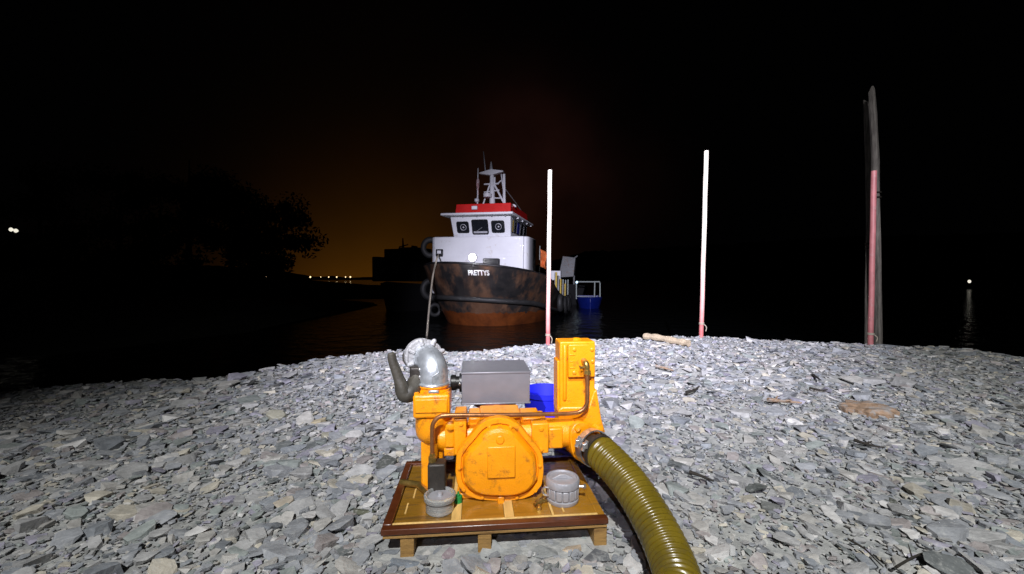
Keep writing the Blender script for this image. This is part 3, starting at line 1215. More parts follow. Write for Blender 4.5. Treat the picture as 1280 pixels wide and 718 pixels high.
# left valve chamber with the elbow on top
yC = 0.045
c = P(541.5, 540, yC)
zt, zm, zb = P(541, 493.5, yC - 0.07).z, P(541, 524.5, yC - 0.07).z, P(541, 556, yC - 0.05).z
rC = 0.073
vc = MB().lathe((c.x, yC, zb), (0, 0, 1), [(-0.006, 0.03), (0.0, 0.045), (0.012, 0.06), (0.03, rC - 0.003), (0.055, rC), (zm - zb, rC)], 32).build("valve_chamber", ORANGE, PUMP)
MB().box((c.x - rC - 0.001, yC - rC, zm + 0.003), (c.x + rC + 0.001, yC + rC, zt)).build("chamber_head", ORANGE, vc, 0.012, 3)
MB().box((c.x - rC + 0.008, yC - rC - 0.006, zm + 0.028), (c.x + rC - 0.008, yC - rC + 0.01, zt - 0.016)).build("head_rib", ORANGE, vc, 0.004)
MB().box((c.x - 0.047, yC - 0.04, 0.0), (c.x + 0.043, yC + 0.05, zb + 0.012)).build("chamber_leg", ORANGE, vc, 0.008)
for sx in (-1, 1):
    MB().lathe((c.x + sx * 0.060, yC - 0.058, zt - 0.004), (0, 0, 1), [(0, 0.010), (0.010, 0.010), (0.012, 0.006)], 6).build("bolt", ORANGE, vc)
yl_ = MB().lathe((c.x + 0.004, yC, zt), (0, 0, 1), [(-0.004, 0.066), (0.006, 0.066), (0.008, 0.058), (0.018, 0.058), (0.019, 0.063), (0.026, 0.063)], 36).build("yellow_collar", ORANGE2, PUMP)
MB().box((c.x - 0.012, yC - 0.068, zt + 0.004), (c.x + 0.03, yC - 0.05, zt + 0.015)).build("collar_tab", STEEL, yl_, 0.002)
rE = 0.0585
ez0 = zt + 0.024
ex = c.x + 0.004
ebz = P(541, 467, yC).z
R_ = 0.085
dirb = Vector((-0.42, 0.907, 0)).normalized()
path = [Vector((ex, yC, ez0)), Vector((ex, yC, (ez0 + ebz) / 2)), Vector((ex, yC, ebz))]
for k in range(1, 13):
    a = math.pi / 2 * k / 12
    path.append(Vector((ex, yC, ebz)) + dirb * (R_ * (1 - math.cos(a))) + Vector((0, 0, R_ * math.sin(a) * 0.58)))
end = path[-1] + dirb * 0.02
path.append(end)
el = MB().tube(path, rE, 32).build("discharge_elbow", GALV, PUMP, ang=60)
# weld seam down the front of the elbow and rolled rim at its foot
seam = [p + Vector((0.012, -1, 0)).normalized() * (rE + 0.0005) for p in path[:3]]
for k in range(1, 12):
    a = math.pi / 2 * k / 12
    seam.append(path[2 + k] + (Vector((0, 0, 1)) * math.sin(a) - dirb * math.cos(a)) * (rE + 0.0005))
MB().tube(seam, 0.0022, 6).build("weld_seam", GALV, el)
MB().torus((ex, yC, ez0 + 0.006), (0, 0, 1), rE + 0.001, 0.006, 36, 8).build("elbow_rim", GALV, el)
# lugged coupling ring behind the elbow
fl = MB().lathe(end - dirb * 0.008, dirb, [(0, 0.060), (0.002, 0.078), (0.018, 0.080), (0.022, 0.070), (0.06, 0.068), (0.062, 0.077), (0.085, 0.077), (0.088, 0.06)], 30).build("coupling_ring", GALVROUGH, PUMP)
side = dirb.cross(Vector((0, 0, 1)))
for k in range(8):
    a = 2 * math.pi * k / 8 + 0.3
    e = side * math.cos(a) + Vector((0, 0, 1)) * math.sin(a)
    q = end + e * 0.080
    MB().lathe(q - dirb * 0.004, e, [(-0.02, 0.012), (0.002, 0.011), (0.007, 0.008), (0.010, 0.004)], 10).build("lug", GALVROUGH, fl)
tail_end = end + dirb * 0.17 + Vector((0, 0, -0.03))
MB().tube(spline([end + dirb * 0.06, end + dirb * 0.12, tail_end], 4), 0.058, 24).build("hose_tail", RUBBER, fl)
# lever handle
hp = [P(521, 466, yC + 0.02), P(519, 478, yC - 0.0), P(514, 490, yC - 0.03), P(506, 492, yC - 0.04), P(501, 480, yC - 0.045), P(496, 466, yC - 0.045), P(491, 452, yC - 0.045), P(489, 441, yC - 0.045)]
hs = spline(hp, 5)
n = len(hs)
hr = [0.022 + 0.015 * math.sin(math.pi * min(1, i / (n * 0.62))) if i < n * 0.62 else 0.022 - 0.016 * (i / n - 0.62) for i in range(n)]
hr[-1] = 0.010
lv = MB().tube(hs, hr, 14).build("coupling_lever", RUBBER, PUMP)
q = P(520, 470, yC + 0.01)
MB().box((q.x - 0.024, q.y - 0.02, q.z - 0.035), (q.x + 0.026, q.y + 0.03, q.z + 0.040)).build("lever_hinge", IRON, lv, 0.008)
for dz in (-0.028, 0.0, 0.03):
    MB().lathe((q.x + 0.02, q.y - 0.018, q.z + dz), (0.3, -1, 0), [(0, 0.008), (0.012, 0.008), (0.014, 0.004)], 10).build("hinge_pin", STEEL, lv)

# right tower
yT = 0.045
x0, z1 = pl(700, 427.5, yT)
x1, _ = pl(744, 428, yT)
_, z0 = pl(720, 523, yT)
tw = MB().box((x0, yT, z0), (x1, yT + 0.11, z1)).build("tower", ORANGE2, PUMP, 0.006, 3)
xa, za = pl(710.5, 431, yT - 0.022)
xb, zb_ = pl(744, 471.5, yT - 0.022)
vb = MB().box((xa, yT - 0.022, zb_), (xb, yT + 0.002, za)).build("valve_block", ORANGE2, tw, 0.004)
for px, py in ((718, 437), (740, 437), (718, 466), (741, 452)):
    x, z = pl(px, py, yT - 0.022)
    MB().lathe((x, yT - 0.02, z), (0, -1, 0), [(0, 0.0085), (0.006, 0.0085), (0.008, 0.005)], 6).build("bolt", ORANGE2, vb)
for py in (444, 452, 460):
    x, z = pl(711, py, yT - 0.022)
    x2, _ = pl(719, py, yT - 0.022)
    MB().box((x + 0.003, yT - 0.0245, z - 0.0022), (x2, yT - 0.021, z + 0.0022)).build("cast_bar", ORANGE2, vb, 0.001)
x, z1b = pl(704, 433, yT - 0.01)
x2, z2b = pl(709, 500, yT - 0.01)
MB().tube([(x + 0.008, yT, z2b), (x + 0.008, yT - 0.006, z2b + 0.012), (x + 0.008, yT - 0.006, z1b - 0.012), (x + 0.008, yT, z1b)], 0.0085, 12).build("cast_rib", ORANGE2, tw)
x, z = pl(722, 426, yT + 0.03)
MB().lathe((x, yT + 0.05, z1 - 0.003), (0, 0, 1), [(0, 0.02), (0.008, 0.02), (0.012, 0.014)], 6).build("top_plug", ORANGE2, tw)
for s, px in ((-1, 698), (-1, 698)):
    pass
xl, zl = pl(697.5, 452, yT)
xl2, zl2 = pl(701, 515, yT)
MB().box((xl, yT + 0.012, zl2), (x0 + 0.004, yT + 0.1, zl)).build("tower_flange", ORANGE2, tw, 0.003)
# flaring base web on the right of the tower
w = [pl(741, 489, yT), pl(745, 486, yT), pl(751, 523, yT), pl(756, 540, yT), pl(738, 545, yT), pl(700, 545, yT), pl(697, 512, yT), pl(702, 508, yT), pl(735, 508, yT)]
MB().prism(w, yT - 0.012, yT + 0.10).build("tower_base", ORANGE, tw, 0.006)

# suction port and its two-eared flange, facing the hose
h0 = P(738, 558, -0.035)
h_path = [h0, P(752, 567, -0.105), P(783, 600, -0.235), P(812, 644, -0.37), P(835, 690, -0.49), P(850, 735, -0.61), P(858, 790, -0.76)]
hd = (h_path[1] - h_path[0]).normalized()
pc = h0 - hd * 0.075
MB().lathe(pc - hd * 0.07, hd, [(0, 0.035), (0.02, 0.06), (0.05, 0.070), (0.10, 0.070), (0.115, 0.066)], 30).build("suction_port", ORANGE, PUMP)
up = Vector((0, 0, 1))
sx_ = hd.cross(up).normalized()
uz = sx_.cross(hd).normalized()
ear = (sx_ * 0.55 + uz * 0.83).normalized()
ear2 = hd.cross(ear).normalized()
pts = []
for k in range(40):
    a = 2 * math.pi * k / 40
    rr = 0.076 + 0.034 * abs(math.cos(a)) ** 5
    pts.append((ear * math.cos(a) + ear2 * math.sin(a)) * rr)
fc = h0 - hd * 0.036
sf = MB().loft([[fc - hd * 0.014 + p for p in pts], [fc + hd * 0.012 + p for p in pts]]).build("port_flange", ORANGE, PUMP, 0.004)
for s in (-1, 1):
    q = fc + ear * 0.090 * s + hd * 0.010
    MB().lathe(q, hd, [(0, 0.014), (0.010, 0.014), (0.013, 0.008)], 6).build("bolt", ORANGE, sf)
ear3 = (sx_ * -0.80 + uz * 0.6).normalized()
for e3 in (ear3, (sx_ * -0.5 - uz * 0.85).normalized()):
    q = fc + e3 * 0.078
    MB().lathe(q - hd * 0.014, hd, [(0, 0.022), (0.03, 0.022), (0.034, 0.015)], 16).build("flange_boss", ORANGE, sf)

# control box on its pedestal
yB0, yB1 = 0.19, 0.46
x0, z1 = pl(577, 466.5, yB0)
x1, _ = pl(662.5, 466.5, yB0)
_, z0 = pl(620, 505, yB0)
bx = MB().box((x0, yB0, z0), (x1, yB1, z1)).build("control_box", BOXGREY, PUMP, 0.004, 3)
MB().box((x0 - 0.003, yB0 - 0.003, z1 - 0.007), (x1 + 0.003, yB1 + 0.003, z1 + 0.002)).build("box_lid", BOXGREY, bx, 0.002)
MB().box((x0 - 0.003, yB0 - 0.003, z0 - 0.002), (x1 + 0.003, yB1 + 0.003, z0 + 0.005)).build("box_rim", BOXGREY, bx, 0.002)
q = P(577, 479, yB0 + 0.06)
MB().lathe((x0 + 0.002, yB0 + 0.07, q.z), (-1, 0, 0), [(0, 0.044), (0.014, 0.044), (0.015, 0.030), (0.03, 0.030), (0.031, 0.037), (0.052, 0.037), (0.056, 0.030)], 26).build("box_gland", BLACKPL, bx)
MB().lathe((x0 - 0.010, yB0 + 0.027, q.z + 0.004), (-0.3, -1, 0), [(0, 0.006), (0.004, 0.006), (0.006, 0.003)], 12).build("gland_screw", STEEL, bx)
ped = MB().lathe(((x0 + x1) / 2 - 0.002, yB0 + 0.09, zM + 0.02), (0, 0, 1), [(0, 0.075), (0.035, 0.06), (z0 - zM - 0.045, 0.06), (z0 - zM - 0.043, 0.105), (z0 - zM - 0.021, 0.105)], 30).build("pedestal", REDOX, PUMP)
MB().lathe(((x0 + x1) / 2 - 0.002, yB0 + 0.09, 0.0), (0, 0, 1), [(0, 0.10), (0.02, 0.10), (0.03, 0.07), (zM + 0.03, 0.068)], 26).build("pedestal_column", ORANGE, PUMP)
MB().box(((x0 + x1) / 2 - 0.06, 0.05, zM - 0.05), ((x0 + x1) / 2 + 0.06, yB0 + 0.10, zM + 0.012)).build("pedestal_bridge", ORANGE, PUMP, 0.01)

# brown pipe from the left union over to the tower
yP = -0.075
zz = P(640, 517, yP).z
zz2 = P(722, 516.5, yP + 0.06).z
a0 = P(540.5, 574, yP)
b1 = P(735, 466, yP + 0.07)
xr = P(734.5, 505, yP + 0.06).x
pp = [Vector((a0.x, yP, a0.z)), Vector((a0.x, yP, zz - 0.07))]
for k in range(1, 8):
    a = math.pi / 2 * k / 8
    pp.append(Vector((a0.x + 0.05 * (1 - math.cos(a)), yP, zz - 0.05 + 0.05 * math.sin(a))))
pp.append(Vector((a0.x + 0.07, yP, zz)))
pp.append(Vector(((a0.x + xr) / 2, yP + 0.02, (zz + zz2) / 2)))
pp.append(Vector((xr - 0.085, yP + 0.055, zz2)))
for k in range(1, 8):
    a = math.pi / 2 * k / 8
    pp.append(Vector((xr - 0.055 + 0.055 * math.sin(a), yP + 0.062, zz2 + 0.055 * (1 - math.cos(a)))))
pp.append(Vector((xr, yP + 0.064, zz2 + 0.075)))
pp.append(Vector((xr, yP + 0.070, b1.z)))
pipe = MB().tube(pp, 0.0088, 14).build("brown_pipe", COPPER, PUMP, ang=60)
MB().lathe((xr, yP + 0.070, b1.z - 0.01), (0, 0, 1), [(0, 0.012), (0.004, 0.016), (0.020, 0.016), (0.022, 0.011), (0.03, 0.011)], 6).build("pipe_nut", BRASS, pipe)
ft = Vector((xr, yP + 0.070, b1.z + 0.02))
MB().tube(spline([ft, ft + Vector((-0.004, 0.004, 0.018)), ft + Vector((-0.008, 0.035, 0.026))], 4), 0.013, 12).build("brass_elbow", BRASS, pipe)
MB().tube([ft + Vector((-0.004, 0.0, 0.006)), ft + Vector((-0.03, -0.004, 0.002)), ft + Vector((-0.034, -0.004, 0.012))], [0.006, 0.006, 0.004], 8).build("bleed_screw", BRASS, pipe)
MB().lathe((a0.x, yP, a0.z - 0.012), (0, 0, 1), [(0, 0.016), (0.012, 0.017), (0.022, 0.017), (0.024, 0.012), (0.036, 0.012)], 6).build("pipe_nut", BRASS, pipe)
ub = P(546, 585, yP)
MB().box((ub.x - 0.033, yP - 0.03, 0.0), (ub.x + 0.036, yP + 0.035, a0.z - 0.010)).build("union_block", IRON, PUMP, 0.007)
MB().lathe((ub.x + 0.036, yP, 0.026), (1, 0, 0), [(0, 0.014), (0.02, 0.014), (0.022, 0.009)], 6).build("union_nut", STEEL, PUMP)
q = P(521, 579, 0.10)
MB().tube([(q.x - 0.06, 0.05, 0.018), (q.x + 0.02, 0.02, 0.018), (ub.x - 0.03, yP + 0.01, 0.02)], 0.013, 10).build("drain_pipe", BRASS, PUMP)


# ------------------------------------------------------------------ ribbed suction hose
def to_world(F, q):
    return F.o + F.ex * q.x + F.ey * q.y + Vector((0, 0, q.z))


hw = [to_world(PFP, q) for q in h_path]
hw += [Vector((0.50, 0.52, 0.16)), Vector((0.62, 0.10, 0.075)), Vector((0.95, -0.5, 0.075)), Vector((1.6, -1.3, 0.075))]
base = Vector((hw[0].x, hw[0].y, 0))
hose = thing("suction_hose", "olive ribbed suction hose running from the pump towards the viewer", "hose", base)
hs = spline([q - base for q in hw], 14)
# even steps along the curve
acc = [0]
for i in range(1, len(hs)):
    acc.append(acc[-1] + (hs[i] - hs[i - 1]).length)
HR = 0.066


def along(d):
    d = min(max(d, 0), acc[-1] - 1e-6)
    i = int(np.searchsorted(acc, d, side="right")) - 1
    t = (d - acc[i]) / max(1e-9, acc[i + 1] - acc[i])
    return hs[i].lerp(hs[i + 1], t)


tot = acc[-1]
start = 0.055
N_ = int((tot - start) / 0.0031)
pts, rr = [], []
for k in range(N_):
    d = start + k * 0.0031
    pts.append(along(d))
    ph = (d % 0.0217) / 0.0217
    rr.append(HR - 0.005 + 0.0085 * max(0, math.sin(math.pi * ph)) ** 1.5)
MB().tube(pts, rr, 30).build("hose_wall", HOSE, hose, ang=80)
MB().tube([along(d) for d in np.linspace(0.0, 0.075, 6)], 0.052, 26).build("hose_stub", IRON, hose)
for d, w_, r_ in ((0.018, 0.034, 0.075), (0.058, 0.018, 0.070)):
    c, t = along(d), (along(d + 0.01) - along(d - 0.0 if d < 0.01 else d - 0.01)).normalized()
    cl = MB().lathe(c - t * w_ / 2, t, [(0, r_ - 0.006), (0, r_), (w_, r_), (w_, r_ - 0.006)], 34, caps=False).build("hose_clamp", STEEL if d < 0.03 else IRON, hose)
    s2 = t.cross(Vector((0, 0, 1))).normalized()
    e = (s2 * 0.9 + Vector((0, 0, 0.45))).normalized()
    q = c + e * (r_ + 0.008)
    MB().tube([q - e.cross(t) * 0.022, q + e.cross(t) * 0.022], 0.008, 8).build("clamp_bolt", STEEL, cl)
    MB().box(tuple(q - Vector((0.010, 0.010, 0.010))), tuple(q + Vector((0.010, 0.010, 0.010)))).build("clamp_lug", STEEL, cl, 0.002)

# ------------------------------------------------------------------ loose things on the pallet
q = P(550, 640, -0.145)
cj = to_world(PFP, Vector((q.x, -0.145, 0)))
jar = thing("plastic_cap", "clear round plastic bowl standing on the pallet left of the gear cover", "bowl", cj, A5)
MB().lathe((0, 0, 0), (0, 0, 1), [(0, 0.050), (0.004, 0.053), (0.042, 0.053), (0.046, 0.060), (0.060, 0.060), (0.064, 0.055), (0.064, 0.050), (0.050, 0.048), (0.048, 0.010)], 36).build("bowl_wall", CLEAR, jar)
MB().lathe((0, 0, 0.002), (0, 0, 1), [(0, 0.045), (0.012, 0.045), (0.013, 0.028), (0.020, 0.027)], 28).build("bowl_insert", STEEL, jar)
MB().lathe((0, 0, 0.049), (0, 0, 1), [(0, 0.045), (0.006, 0.043), (0.007, 0.012), (0.018, 0.009), (0.020, 0.004)], 28).build("bowl_lid", CAPGREY, jar)

q = P(703, 634, -0.115)
cj = to_world(PFP, Vector((q.x, -0.115, 0)))
cap = thing("coupling_cap", "grey cast coupling cap with side ribs beside the hose", "coupling cap", cj, A5)
MB().lathe((0, 0, 0), (0, 0, 1), [(0, 0.060), (0.006, 0.064), (0.016, 0.064), (0.020, 0.057), (0.062, 0.057), (0.064, 0.066), (0.084, 0.067), (0.092, 0.063), (0.093, 0.056), (0.088, 0.054), (0.087, 0.008)], 40).build("cap_body", CAPGREY, cap)
MB().prism([(-0.045, 0), (0.045, 0), (0.012, 0.016), (-0.012, 0.016)], -0.006, 0.006).build("cap_handle", CAPGREY, cap, 0.002).location = (0, 0, 0.087)
for k in range(7):
    a = -math.pi / 2 + (k - 3) * 0.42
    c_, s_ = math.cos(a), math.sin(a)
    o = MB().box((-0.011, -0.064, 0.022), (0.011, -0.054, 0.060)).build("cap_rib", CAPGREY, cap, 0.003)
    o.rotation_euler = (0, 0, a + math.pi / 2)
MB().torus((-0.068, -0.02, 0.048), (0.3, 1, 0), 0.016, 0.004, 18, 8).build("ring_pull", STEEL, cap)
MB().lathe((0.068, -0.015, 0.058), (1, -0.2, 0), [(-0.012, 0.006), (0.012, 0.006), (0.013, 0.011), (0.022, 0.008)], 12).build("side_screw", STEEL, cap)

q = P(676, 634, -0.145)
cj = to_world(PFP, Vector((q.x, -0.150, 0)))
bf = thing("brass_fitting", "small brass hose fitting lying next to the grey coupling cap", "fitting", cj, A5 + 0.4)
MB().lathe((-0.03, 0, 0.0115), (1, 0.25, 0), [(0, 0.007), (0.012, 0.007), (0.013, 0.0115), (0.030, 0.0115), (0.031, 0.008), (0.05, 0.007)], 8).build("fitting_body", BRASS, bf)
MB().torus((0.024, 0.022, 0.006), (0.1, 0.1, 1), 0.013, 0.005, 18, 8).build("fitting_ring", BRASS, bf)
MB().lathe((-0.02, -0.018, 0.0), (0, 0, 1), [(0, 0.011), (0.012, 0.011), (0.013, 0.006), (0.017, 0.006)], 6).build("fitting_nut", BRASS, bf)
q = P(573, 624, -0.09)
cj = to_world(PFP, Vector((q.x, -0.10, 0)))
gp = thing("green_plug", "small green plastic plug tucked between the clear bowl and the pump", "plug", cj, A5)
MB().lathe((0, 0, 0), (0, 0, 1), [(0, 0.013), (0.004, 0.016), (0.028, 0.015), (0.030, 0.011)], 16).build("plug_body", GREENPL, gp)
MB().box((-0.004, -0.012, 0.029), (0.004, 0.012, 0.040)).build("plug_grip", GREENPL, gp, 0.002)

# blue bucket behind the pump
bpos = at(682, 517, 2.62)
zb_ = ground_z(bpos.x, 2.62) - 0.015
bk = thing("bucket", "bright blue plastic bucket standing on the rubble behind the pump", "bucket", (bpos.x, 2.62, zb_))
rim = at(682, 487, 2.62).z - zb_
MB().lathe((0, 0, 0), (0, 0, 1), [(0, 0.105), (0.004, 0.110), (rim - 0.03, 0.143), (rim - 0.028, 0.150), (rim, 0.152), (rim, 0.140), (0.02, 0.102)], 36).build("bucket_wall", BLUEPL, bk)
MB().tube(spline([(-0.152, 0, rim - 0.02), (-0.12, 0.11, rim - 0.05), (0, 0.158, rim - 0.07), (0.12, 0.11, rim - 0.05), (0.152, 0, rim - 0.02)], 6), 0.004, 8).build("bucket_handle", STEEL, bk)

# ------------------------------------------------------------------ the tug
TR = rad(-14)
TF = Frame((at(591, 347, 20.0).x, 20.0, WATER_Z), TR)
TUG = thing("tugboat", "black hulled tug with white wheelhouse and red roof band, bow lamp lit", "tugboat", TF.o, TR)
TUG.rotation_euler = (0, rad(0.8), TR)
T = TF.p


def sheer(y):
    return float(np.interp(y, [0, 2.5, 5, 8, 11, 15], [3.15, 2.80, 2.05, 1.45, 1.35, 1.5]))


def hull_dims(t):
    return 2.45 + 1.2 * t ** 0.75, 1.9 * (1 - t) ** 1.15, 4.9 - 1.1 * t


def hull_y(x, z):
    """how far aft the bow plating lies at a given breadth and height"""
    y = 0.3
    for _ in range(12):
        t = (z + 0.9) / (sheer(y) - 0.05 * x + 0.9)
        B, y0, Lb = hull_dims(min(max(t, 0.0), 1.0))
        k = min(0.999, abs(x + 0.32) / B)
        y = y0 + Lb * (1 - math.cos(math.asin(k ** (1 / 0.85))))
    return y


def hull_ring(t):
    """one level of the hull from keel (t=0) to bulwark top (t=1), starboard stern round the bow to port stern"""
    B, y0, Lb = hull_dims(t)
    side = []
    for k in range(9):
        y = 15.0 - (15.0 - (y0 + Lb)) * k / 9
        bb = B * (1 - 0.16 * max(0, (y - 10.5) / 4.5) ** 2)
        side.append((bb, y))
    for k in range(13):
        a = math.pi / 2 * (1 - k / 12)
        side.append((B * math.sin(a) ** 0.85, y0 + Lb * (1 - math.cos(a) ** 1.0)))
    full = [(-x, y) for x, y in side] + [(x, y) for x, y in reversed(side[:-1])]
    return [(x - 0.32, y, -0.9 + t * (sheer(y) - 0.05 * x + 0.9)) for x, y in full]


lv_ = [0, 0.12, 0.25, 0.4, 0.55, 0.7, 0.85, 1.0]
mb = MB()
top = hull_ring(1.0)
inner = [((x + 0.32) * 0.965 - 0.32, y + 0.10 if y < 7 else y - 0.06, z) for x, y, z in top]
deck = [((x + 0.32) * 0.93 - 0.32, y + (0.35 if y < 7 else -0.1), z) for x, y, z in hull_ring(0.82)]
mb.loft([hull_ring(t) for t in lv_] + [inner, deck], caps=True)
hull = mb.build("hull", HULL, TUG, ang=30)
# rubbing strake and capping rail
st = hull_ring(0.585)
MB().tube([((x + 0.32) * 1.01 - 0.32, y - 0.04, z) for x, y, z in st], 0.13, 10).build("rubbing_strake", TYRE, TUG, ang=60)
MB().tube([((x + 0.32) * 0.985 - 0.32, y + 0.03, z + 0.02) for x, y, z in top], 0.06, 8).build("capping_rail", SHIPBLACK, TUG, ang=60)
# mooring bitts standing on the bow rail
q0_, q1_ = T(602, 326, 0.25), T(623, 326, 0.45)
bt = MB().box((q0_.x, 0.25, q0_.z - 0.35), (q1_.x, 0.62, q0_.z + 0.12)).build("mooring_bitts", SHIPBLACK, TUG, 0.05)
tx = bpy.data.curves.new("ship_name", "FONT")
tx.body = "PRETTYS"
tx.align_x, tx.align_y = "CENTER", "CENTER"
tx.size = 0.32
tx.extrude = 0.01
tx.offset = 0.008
to = bpy.data.objects.new("ship_name", tx)
COL.objects.link(to)
dg = bpy.context.evaluated_depsgraph_get()
me = bpy.data.meshes.new_from_object(to.evaluated_get(dg))
bpy.data.objects.remove(to)
me.materials.clear()
me.materials.append(LETTER)
wd = max(v.co.x for v in me.vertices) - min(v.co.x for v in me.vertices)
nm = bpy.data.objects.new("ship_name", me)
COL.objects.link(nm)
nm.parent = hull
yy = 0.1
for _ in range(8):
    q = T(597.3, 341.5, yy)
    yy = hull_y(q.x, q.z)
k = (T(610, 341, yy).x - T(584.5, 341, yy).x) / wd
for v in me.vertices:
    x, z = q.x + v.co.x * k, q.z + v.co.y * 1.08
    v.co = (x, hull_y(x, z) - 0.028 - v.co.z, z)
nm["label"] = "white ship name lettering"

# bow floodlight
q = T(590, 322, -0.05)
zt_ = q.z - 0.2
bl = MB().lathe((q.x, 0.0, q.z), (0, -1, 0), [(-0.12, 0.06), (-0.08, 0.18), (0.10, 0.20), (0.12, 0.19)], 20).build("bow_lamp", SHIPGREY, TUG)
MB().lathe((q.x, -0.115, q.z), (0, -1, 0), [(0, 0.18), (0.02, 0.17), (0.03, 0.05)], 20).build("lamp_lens", LAMPW, bl)
MB().box((q.x - 0.03, -0.03, zt_ - 0.25), (q.x + 0.03, 0.12, q.z - 0.12)).build("lamp_bracket", SHIPBLACK, bl)
ld = bpy.data.lights.new("bow_lamp_light", "POINT")
ld.energy = 75
ld.color = (0.93, 0.93, 1.0)
ld.shadow_soft_size = 0.1
lo = bpy.data.objects.new("bow_lamp_light", ld)
COL.objects.link(lo)
lo.parent = TUG
lo.location = (q.x, -0.5, q.z - 0.1)

# white forecastle house
yD = 2.55
xa, zt_d = (lambda q: (q.x, q.z))(T(541, 297.5, yD))
xb = T(653, 298, yD).x
wb0_x, wb1_x = T(570, 297, 3.1).x, T(634, 297, 3.1).x
zlow = sheer(5) - 0.5
pts = [(xa, yD), (xb, yD)]
for k in range(7):
    a = -math.pi / 2 + math.pi / 2 * k / 6
    pts.append((xb + 0.15 + 0.25 * math.cos(a) - 0.15, yD + 0.5 + 0.4 * math.sin(a)))
pts += [(xb + 0.25, 4.7), (xb - 0.1, 5.3), (xa + 0.1, 5.3), (xa - 0.25, 4.7)]
for k in range(7):
    a = math.pi + math.pi / 2 * k / 6
    pts.append((xa + 0.25 * math.cos(a), yD + 0.5 + 0.4 * math.sin(a)))
dk = MB().loft([[(x, y, zlow) for x, y in pts], [(x, y, zt_d) for x, y in pts]]).build("deckhouse", WHITEP, TUG, 0.05, 3, ang=40)
# aft cabin under the wheelhouse, narrower than the house in front
MB().box((wb0_x, 5.3, sheer(6) - 0.6), (wb1_x, 7.4, zt_d - 0.012)).build("aft_cabin", WHITEP, TUG, 0.04)
# seam ledges on the house front
MB().box((xa + 0.25, yD - 0.02, T(600, 320.5, yD).z), (xb - 0.02, yD + 0.02, T(600, 319.8, yD).z)).build("house_seam", WHITEP, dk)
# fairlead at the starboard shoulder
q = T(548, 318, yD - 0.03)
fr = MB().box((q.x - 0.22, yD - 0.06, q.z - 0.18), (q.x + 0.22, yD + 0.05, q.z + 0.24)).build("fairlead", SHIPBLACK, TUG, 0.05)
MB().box((q.x - 0.12, yD - 0.10, q.z - 0.02), (q.x + 0.12, yD - 0.05, q.z + 0.16)).build("fairlead_throat", WHITEP, fr, 0.03)

# wheelhouse, raked forward
yW = 3.1
RAKE = 0.42
wb0, wb1 = T(566, 297, yW), T(637, 297, yW)
zt_w = T(600, 269.5, yW - RAKE).z
zb_w = zt_d - 0.01


def wy(z):
    return yW - RAKE * (z - zb_w) / (zt_w - zb_w)


ybk = 7.0
sl = 0.08
lo_r = [(wb0.x, yW, zb_w), (wb1.x, yW, zb_w), (wb1.x, ybk, zb_w), (wb0.x, ybk, zb_w)]
hi_r = [(wb0.x - sl, yW - RAKE, zt_w), (wb1.x + sl, yW - RAKE, zt_w), (wb1.x + sl, ybk, zt_w), (wb0.x - sl, ybk, zt_w)]
wh = MB().loft([lo_r, hi_r]).build("wheelhouse", WHITEP, TUG, 0.05, 3)


def front_pt(px, py):
    y = yW
    for _ in range(6):
        q = T(px, py, y)
        y = wy(q.z)
    return T(px, py, y)


def rrect(x0, x1, z0, z1, r, n=4):
    out = []
    for cx, cz, a0 in ((x1 - r, z1 - r, 0), (x0 + r, z1 - r, 90), (x0 + r, z0 + r, 180), (x1 - r, z0 + r, 270)):
        for k in range(n + 1):
            a = rad(a0 + 90 * k / n)
            out.append((cx + r * math.cos(a), cz + r * math.sin(a)))
    return out


for (xa_, xb_, ya_, yb_, disc) in ((570.5, 584, 277.5, 292.5, True), (589.5, 608, 274.5, 294, False), (613.5, 628.5, 275.5, 291.5, True)):
    p0, p1 = front_pt(xa_, yb_), front_pt(xb_, ya_)
    rr_ = rrect(p0.x, p1.x, p0.z, p1.z, 0.10)
    r2_ = rrect(p0.x + 0.055, p1.x - 0.055, p0.z + 0.055, p1.z - 0.055, 0.07)
    fm = MB().loft([[(x, wy(z) + 0.01, z) for x, z in rr_], [(x, wy(z) - 0.035, z) for x, z in rr_],
                    [(x, wy(z) - 0.035, z) for x, z in r2_], [(x, wy(z) - 0.008, z) for x, z in r2_]], caps=False).build("window", SHIPBLACK, wh)
    MB().loft([[(x, wy(z) - 0.010, z) for x, z in r2_], [(x, wy(z) - 0.004, z) for x, z in r2_]]).build("pane", GLASSD, fm)
    cx_, cz_ = (p0.x + p1.x) / 2 + 0.03, (p0.z + p1.z) / 2
    if disc:
        MB().torus((cx_, wy(cz_) - 0.03, cz_), (0, -1, RAKE / (zt_w - zb_w) * -1), 0.165, 0.022, 24, 8).build("clear_view_screen", CAPGREY, fm)
        MB().lathe((cx_, wy(cz_) - 0.015, cz_), (0, -1, 0), [(0, 0.05), (0.02, 0.05), (0.03, 0.02)], 12).build("screen_hub", CAPGREY, fm)
    else:
        MB().tube([(p0.x + 0.12, wy(p0.z) - 0.04, p0.z + 0.09), (cx_ + 0.1, wy(cz_) - 0.045, cz_ - 0.02)], 0.014, 6).build("wiper", SHIPGREY, fm)
        MB().box((p0.x + 0.07, wy(p0.z + 0.06) - 0.02, p0.z + 0.07), (p1.x - 0.08, wy(p0.z + 0.2) - 0.005, p0.z + 0.19)).build("chart_shelf", CAPGREY, fm, 0.02)
